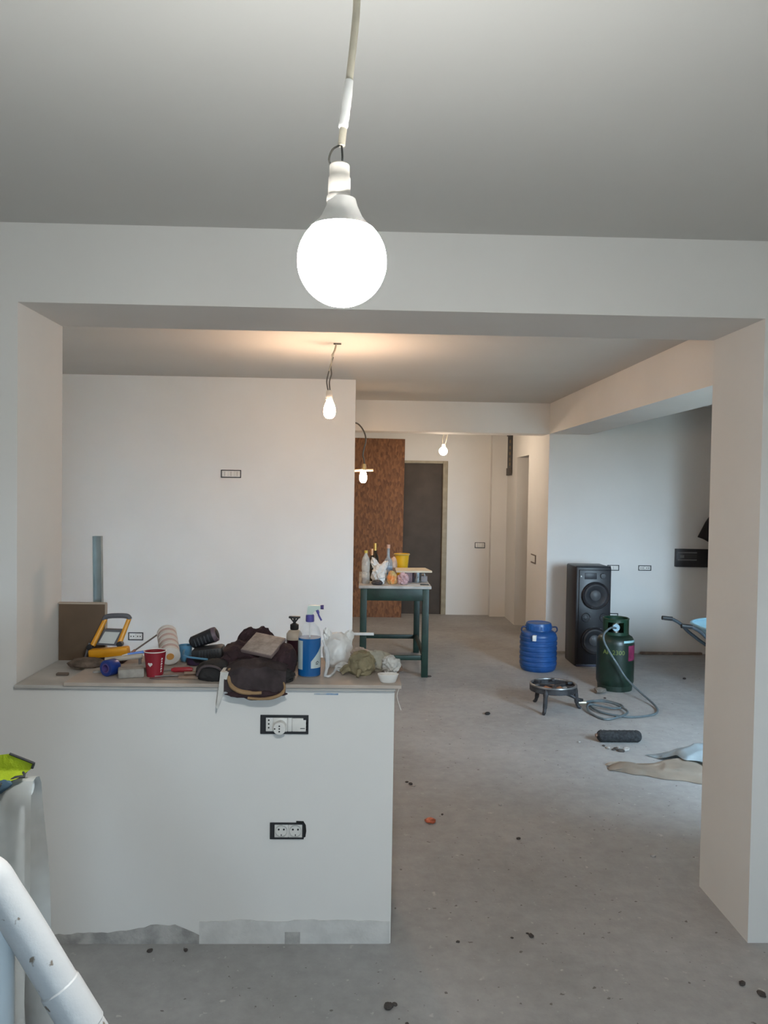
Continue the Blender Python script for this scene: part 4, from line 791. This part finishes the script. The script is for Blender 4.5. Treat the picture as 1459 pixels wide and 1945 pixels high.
MB().lathe([(0, -0.018), (0.036, -0.016), (0.038, 0.0), (0.036, 0.012), (0, 0.014)], 24, (-0.660, 3.20, ZT+0.020)).build('disc_guard', mat('guard_violet', (0.035, 0.018, 0.05), 0.4), t, world=True)
# jacket heap
JK = mat('maroon_fabric', (0.036, 0.016, 0.020), 0.9, var=0.4, scale=14, bump=0.25, bscale=120)
JK2 = mat('greyish_lining', (0.095, 0.072, 0.076), 0.85, var=0.3, scale=16, bump=0.2, bscale=120)
JK3 = mat('black_fabric', (0.022, 0.021, 0.021), 0.9, var=0.3, scale=16)
TRIM = mat('tan_trim', (0.32, 0.20, 0.10), 0.8, var=0.25, scale=20)
t = thing('jacket', 'dark maroon work jacket heaped on the board and over its edge', 'jacket', (-0.42, 3.08, ZT))
m_ = MB(); m_.lump((-0.418, 3.10, ZT+0.03), (0.128, 0.16, 0.085), 3, 0.45, 1.4, 5, ZT+0.001, fine=0.06); m_.build('body', JK, t, world=True)
m_ = MB(); m_.lump((-0.42, 3.20, ZT+0.075), (0.075, 0.07, 0.080), 7, 0.4, 1.6, 4, ZT+0.001, rot=(0, 0.35, 0)); m_.build('raised_fold', JK, t, world=True)
m_ = MB(); m_.lump((-0.290, 3.03, ZT+0.055), (0.050, 0.085, 0.068), 5, 0.3, 1.4, 4, ZT+0.001); m_.build('sleeve', JK, t, world=True)
m_ = MB(); m_.lump((-0.545, 2.985, ZT+0.022), (0.066, 0.075, 0.046), 9, 0.25, 1.3, 4, ZT+0.001); m_.build('cuff', JK3, t, world=True)
MB().tube(smooth_path([(-0.600, 2.93, ZT+0.020), (-0.580, 2.915, ZT+0.052), (-0.545, 2.908, ZT+0.060), (-0.51, 2.912, ZT+0.045), (-0.50, 2.92, ZT+0.01)]), 0.0045, 8).build('cuff_seam', JK2, t, world=True)
def flap(u, v):                                                       # front panel that folds over the board edge
    x = -0.490+0.225*u; s = v
    y = 3.04-0.165*min(1, s/0.7); z = ZT+0.060-0.015*s
    if s > 0.7: k = (s-0.7)/0.3; y = 2.875-0.010*math.sin(k*PI/2); z = ZT+0.0495-0.088*k*(1-0.15*math.cos(u*PI*2))
    z += 0.030*math.sin(PI*u)*math.sin(PI*min(1, s*1.1)) + 0.016*noise.noise(Vector((x*26, y*18+z*18, 4)))
    y += 0.012*noise.noise(Vector((x*22, z*22, 9)))-0.012*math.sin(PI*u)*s
    x += 0.02*(s-0.5)*math.sin(u*PI)
    return (x, y, z)
MB().grid(flap, 40, 40).thicken(0.006).build('front_panel', JK2, t, world=True)
MB().tube(smooth_path([(-0.475, 2.905, 1.035), (-0.474, 2.880, 1.012), (-0.462, 2.860, 0.986), (-0.43, 2.850, 0.968), (-0.385, 2.848, 0.962), (-0.35, 2.848, 0.963)]), [0.007]*10+[0.0085]*10+[0.006]*6, 8).build('tan_binding', TRIM, t, world=True)
MB().tube(smooth_path([(-0.275, 2.872, 1.000), (-0.268, 2.860, 0.980), (-0.278, 2.850, 0.960), (-0.31, 2.846, 0.946), (-0.355, 2.846, 0.941), (-0.40, 2.848, 0.944)]), [0.004]*8+[0.0065]*10+[0.005]*8, 8).build('tan_binding', TRIM, t, world=True)
m_ = MB(); m_.lump((-0.37, 2.862, 0.955), (0.105, 0.016, 0.016), 14, 0.4, 1.8, 4); m_.build('hem', JK, t, world=True)
m_ = MB(); m_.lump((-0.300, 2.94, ZT+0.018), (0.06, 0.05, 0.03), 16, 0.35, 1.7, 4, ZT+0.0005); m_.build('pocket_fold', JK3, t, world=True)
st = MB().prism([(-0.503, 2.874, 1.032), (-0.474, 2.874, 1.029), (-0.494, 2.872, 0.945), (-0.511, 2.872, 0.898), (-0.517, 2.872, 0.900), (-0.512, 2.872, 0.945)], (0, -0.002, 0)); st.box((-0.504, 2.872, 1.028), (-0.474, 2.96, 1.031))
tag(st.build('white_strap', mat('white_webbing', (0.58, 0.57, 0.54), 0.8, var=0.1, scale=40), smooth=False), 'white strap hanging down from the jacket over the half wall', 'strap')
# ceramic tile on the jacket
t = thing('ceramic_tile', 'square beige tile sample lying tilted on the jacket', 'tile', (-0.366, 3.02, 1.098), 0, rot=(math.radians(24), math.radians(6), math.radians(-22)))
box((-0.066, -0.058, -0.004), (0.066, 0.062, 0.010), 0.002).build('tile_body', mat('tile_rim', (0.20, 0.15, 0.14), 0.3), t)
box((-0.064, -0.056, 0.009), (0.064, 0.060, 0.0125), 0.002).build('glaze', mat('tile_beige', (0.36, 0.29, 0.25), 0.25, var=0.25, scale=45), t)
# pump bottle
t = thing('pump_bottle', 'dark soap bottle with black pump behind the blue spray bottle', 'bottle', (-0.272, 3.30, ZT))
MB().lathe([(0, 0), (0.031, 0), (0.033, 0.006), (0.033, 0.092), (0, 0.092)], 28).build('dark_soap', mat('dark_soap', (0.030, 0.010, 0.018), 0.25), t)
MB().lathe([(0.033, 0.088), (0.0335, 0.092), (0.0325, 0.112), (0.024, 0.124), (0.013, 0.130), (0.011, 0.134), (0, 0.134)], 28).build('bottle_shoulder', mat('cream_plastic', (0.55, 0.47, 0.38), 0.35, var=0.1), t)
MB().lathe([(0, 0.128), (0.0155, 0.128), (0.018, 0.133), (0.018, 0.150), (0.009, 0.155), (0.0055, 0.158), (0.005, 0.178), (0, 0.178)], 24).build('pump_collar', BLACKP, t)
box((-0.024, -0.008, 0.176), (0.024, 0.008, 0.185), 0.003).build('pump_head', BLACKP, t)
for s in (-1, 1): MB().tube([(s*0.003, 0, 0.160), (s*0.018, 0, 0.180)], 0.003, 8).build('pump_brace', BLACKP, t)
# spray bottle
t = thing('spray_bottle', 'blue window cleaner spray bottle with violet trigger', 'bottle', (-0.1905, 3.03, ZT))
PRF = [(0, 0), (0.040, 0), (0.0435, 0.005), (0.0435, 0.150), (0.041, 0.168), (0.034, 0.186), (0.022, 0.198), (0.016, 0.205), (0.0145, 0.213), (0, 0.213)]
MB().lathe(PRF, 40).build('bottle_body', film_material('spray_clear', (0.70, 0.74, 0.78), 0.16, 0.06), t)
MB().lathe([(0, 0.002), (0.039, 0.002), (0.0436, 0.006), (0.0436, 0.148), (0, 0.148)], 40).build('blue_fluid', mat('blue_fluid', (0.008, 0.10, 0.30), 0.15, spec=0.6), t)
LB = mat('pale_label', (0.50, 0.58, 0.58), 0.5, var=0.08, scale=25)
def on_bottle(pts, name, m, dz=0.0008, r=0.0437):
    """polygon strip on the bottle: pts = (angle deg, z low, z high)"""
    b_ = MB(); prev = None
    for a, z0, z1 in pts:
        c_, s_2 = math.cos(math.radians(a)), math.sin(math.radians(a))
        cur = (b_.bm.verts.new(((r+dz)*c_, (r+dz)*s_2, z0)), b_.bm.verts.new(((r+dz)*c_, (r+dz)*s_2, z1)))
        if prev: b_.bm.faces.new((prev[0], cur[0], cur[1], prev[1]))
        prev = cur
    return b_.build(name, m, t)
on_bottle([(184+6*k, 0.030, 0.140) for k in range(10)], 'label', LB)
on_bottle([(281+8*k, 0.036, 0.062+0.0072*k) for k in range(9)], 'label', LB)
on_bottle([(306+5*k, 0.050, 0.053) for k in range(4)], 'print_line', BLACKP, 0.0012)
on_bottle([(306+5*k, 0.060-abs(k-2)*0.003, 0.063-abs(k-2)*0.003) for k in range(5)], 'print_line', BLACKP, 0.0012)
VIO = mat('violet_plastic', (0.085, 0.075, 0.30), 0.4, var=0.08)
MB().lathe([(0, 0.208), (0.0155, 0.208), (0.0165, 0.212), (0.0160, 0.232), (0.013, 0.236), (0, 0.236)], 24, (0, 0, 0)).build('cap', VIO, t)
hd = MB().prism([(-0.012, -0.009, 0.234), (0.010, -0.009, 0.234), (0.014, -0.009, 0.246), (0.026, -0.009, 0.254), (0.040, -0.009, 0.258), (0.040, -0.009, 0.270), (0.0, -0.009, 0.271), (-0.009, -0.009, 0.268)], (0, 0.018, 0)).build('spray_head', mat('pale_green_plastic', (0.50, 0.60, 0.55), 0.35), t, smooth=False)
MB().lathe([(0, -0.005), (0.0075, -0.005), (0.0085, 0.002), (0.0085, 0.008), (0, 0.008)], 18, (0.044, 0, 0.264), axis='x').build('nozzle', mat('dark_violet', (0.05, 0.03, 0.16), 0.4), hd)
MB().tube(smooth_path([(0.004, 0, 0.244), (0.018, 0, 0.256), (0.028, 0, 0.250), (0.034, 0, 0.232), (0.044, 0, 0.213)]), [0.006]*8+[0.0055]*8+[0.0035]*9, 10).build('trigger', VIO, t)
MB().tube([(0, 0, 0.01), (0, 0, 0.235)], 0.0025, 8).build('dip_tube', WHITEP, t)
# clear plastic hanger piece
t = thing('plastic_clip', 'clear plastic curved clip right of the blue spray bottle', 'clip', (-0.12, 3.0, ZT))
CP = film_material('clip_clear', (0.72, 0.74, 0.76), 0.6, 0.1)
MB().tube(smooth_path([(-0.138, 3.0, 1.128), (-0.130, 3.0, 1.105), (-0.121, 3.0, 1.08), (-0.119, 3.0, 1.04), (-0.124, 3.0, 1.01), (-0.129, 3.0, ZT+0.006)]), [0.004]*6+[0.009]*12+[0.006]*8, 10).build('curved_bar', CP, t, world=True)
MB().tube(smooth_path([(-0.130, 3.0, ZT+0.006), (-0.112, 2.995, ZT+0.006), (-0.098, 3.03, ZT+0.010), (-0.092, 3.06, ZT+0.014)]), 0.005, 8).build('foot', CP, t, world=True)
# white plastic bag
t = thing('plastic_bag', 'filled clear white plastic bag with twisted top on the half wall', 'bag', (-0.085, 3.20, ZT))
m_ = MB(); m_.lump((-0.087, 3.20, ZT+0.062), (0.060, 0.060, 0.072), 23, 0.22, 1.4, 4, ZT+0.001, fine=0.06); m_.build('bag_body', BAG, t, world=True)
m_ = MB(); m_.lump((-0.128, 3.20, ZT+0.122), (0.018, 0.018, 0.034), 24, 0.5, 2.5, 3, rot=(0, -0.3, 0)); m_.build('twisted_top', BAG, t, world=True)
m_ = MB(); m_.lump((-0.045, 3.21, ZT+0.115), (0.020, 0.018, 0.030), 26, 0.5, 2.5, 3, rot=(0, 0.4, 0)); m_.build('twisted_top', BAG, t, world=True)
tag(MB().lump((-0.062, 3.11, ZT+0.014), (0.030, 0.022, 0.020), 27, 0.6, 2.2, 3, ZT+0.0005).build('paper_tissue', mat('white_tissue', (0.60, 0.59, 0.57), 0.8, var=0.1, scale=30)), 'small crumpled white tissue between bag and gloves', 'tissue')
# gloves and rags at the right end
def glove(label, loc, d, seed, m, rot, fingers):
    t = thing('work_glove', label, 'glove', loc)
    m_ = MB(); m_.lump((0, 0, d[2]*0.75), d, seed, 0.35, 1.6, 4, 0.0, rot=rot); m_.build('palm', m, t)
    for (a, b, r) in fingers: MB().tube(smooth_path([a, ((a[0]+b[0])/2, (a[1]+b[1])/2, max(a[2], b[2])+0.004), b]), [r*0.9]*4+[r]*5+[r*0.7]*4, 10).build('finger', m, t)
glove('khaki leather work glove bunched up at the end of the board', (0.010, 3.06, ZT), (0.052, 0.050, 0.052), 33, mat('khaki_leather', (0.26, 0.22, 0.13), 0.85, var=0.3, scale=18, bump=0.3, bscale=90), (0, 0.3, 0), [((-0.03, -0.02, 0.02), (-0.075, -0.03, 0.008), 0.010), ((-0.03, 0.0, 0.025), (-0.082, -0.002, 0.010), 0.010), ((0.0, -0.04, 0.02), (-0.015, -0.075, 0.006), 0.009)])
glove('pale grey work glove lying stretched behind the khaki one', (0.075, 3.14, ZT), (0.072, 0.045, 0.045), 34, mat('pale_glove', (0.40, 0.38, 0.31), 0.85, var=0.2, scale=18, bump=0.2, bscale=90), (0, 0.25, 0), [((0.05, -0.02, 0.025), (0.088, -0.03, 0.012), 0.011), ((0.05, 0.0, 0.028), (0.092, 0.0, 0.016), 0.011)])
tag(MB().lump((0.002, 3.115, ZT+0.068), (0.034, 0.03, 0.024), 36, 0.5, 2.0, 4).build('pink_rag', mat('pinkish_rag', (0.45, 0.37, 0.32), 0.85, var=0.25, scale=25)), 'pinkish crumpled rag on top of the khaki glove', 'rag')
tag(MB().lump((0.125, 3.085, ZT+0.032), (0.036, 0.035, 0.034), 37, 0.5, 2.0, 4, ZT+0.0005).build('white_rag', mat('off_white_rag', (0.55, 0.54, 0.51), 0.85, var=0.2, scale=25)), 'off white crumpled rag at the board end beside the pale glove', 'rag')
tag(MB().lump((0.150, 3.10, ZT+0.014), (0.022, 0.02, 0.016), 38, 0.5, 2.0, 3, ZT-0.004).build('brown_scrap', mat('brown_scrap', (0.26, 0.17, 0.12), 0.8, var=0.4, scale=40)), 'small brown scrap at the very end of the board', 'scrap')
t = thing('plastic_dish', 'shallow white plastic dish at the front right board corner', 'dish', (0.110, 2.935, ZT))
MB().lathe([(0, 0.0), (0.026, 0.0), (0.030, 0.003), (0.039, 0.030), (0.0365, 0.030), (0.027, 0.006), (0, 0.005)], 32, sy=0.6).build('dish_body', WHITEP, t)
MB().tube([(0.0385*math.cos(a), 0.0385*0.6*math.sin(a), 0.0305) for a in [i/32*2*PI for i in range(32)]], 0.0014, 8, closed=True).build('rim', WHITEP, t)
tag(box((-0.165, 2.9205, 0.938), (-0.075, 2.9235, 0.944)).build('blue_chalk_mark', mat('chalk_blue', (0.16, 0.3, 0.5), 0.8, col2=(0.45, 0.48, 0.5), scale=40)), None); bpy.data.objects['blue_chalk_mark'].parent = hw
tag(MB().tube(smooth_path([(0.150, 2.888, ZT-0.012), (0.142, 2.886, 0.948), (0.150, 2.886, 0.915), (0.158, 2.886, 0.893)]), 0.0012, 6).build('thread', WHITEP), 'thin white thread dangling from the board corner', 'thread')
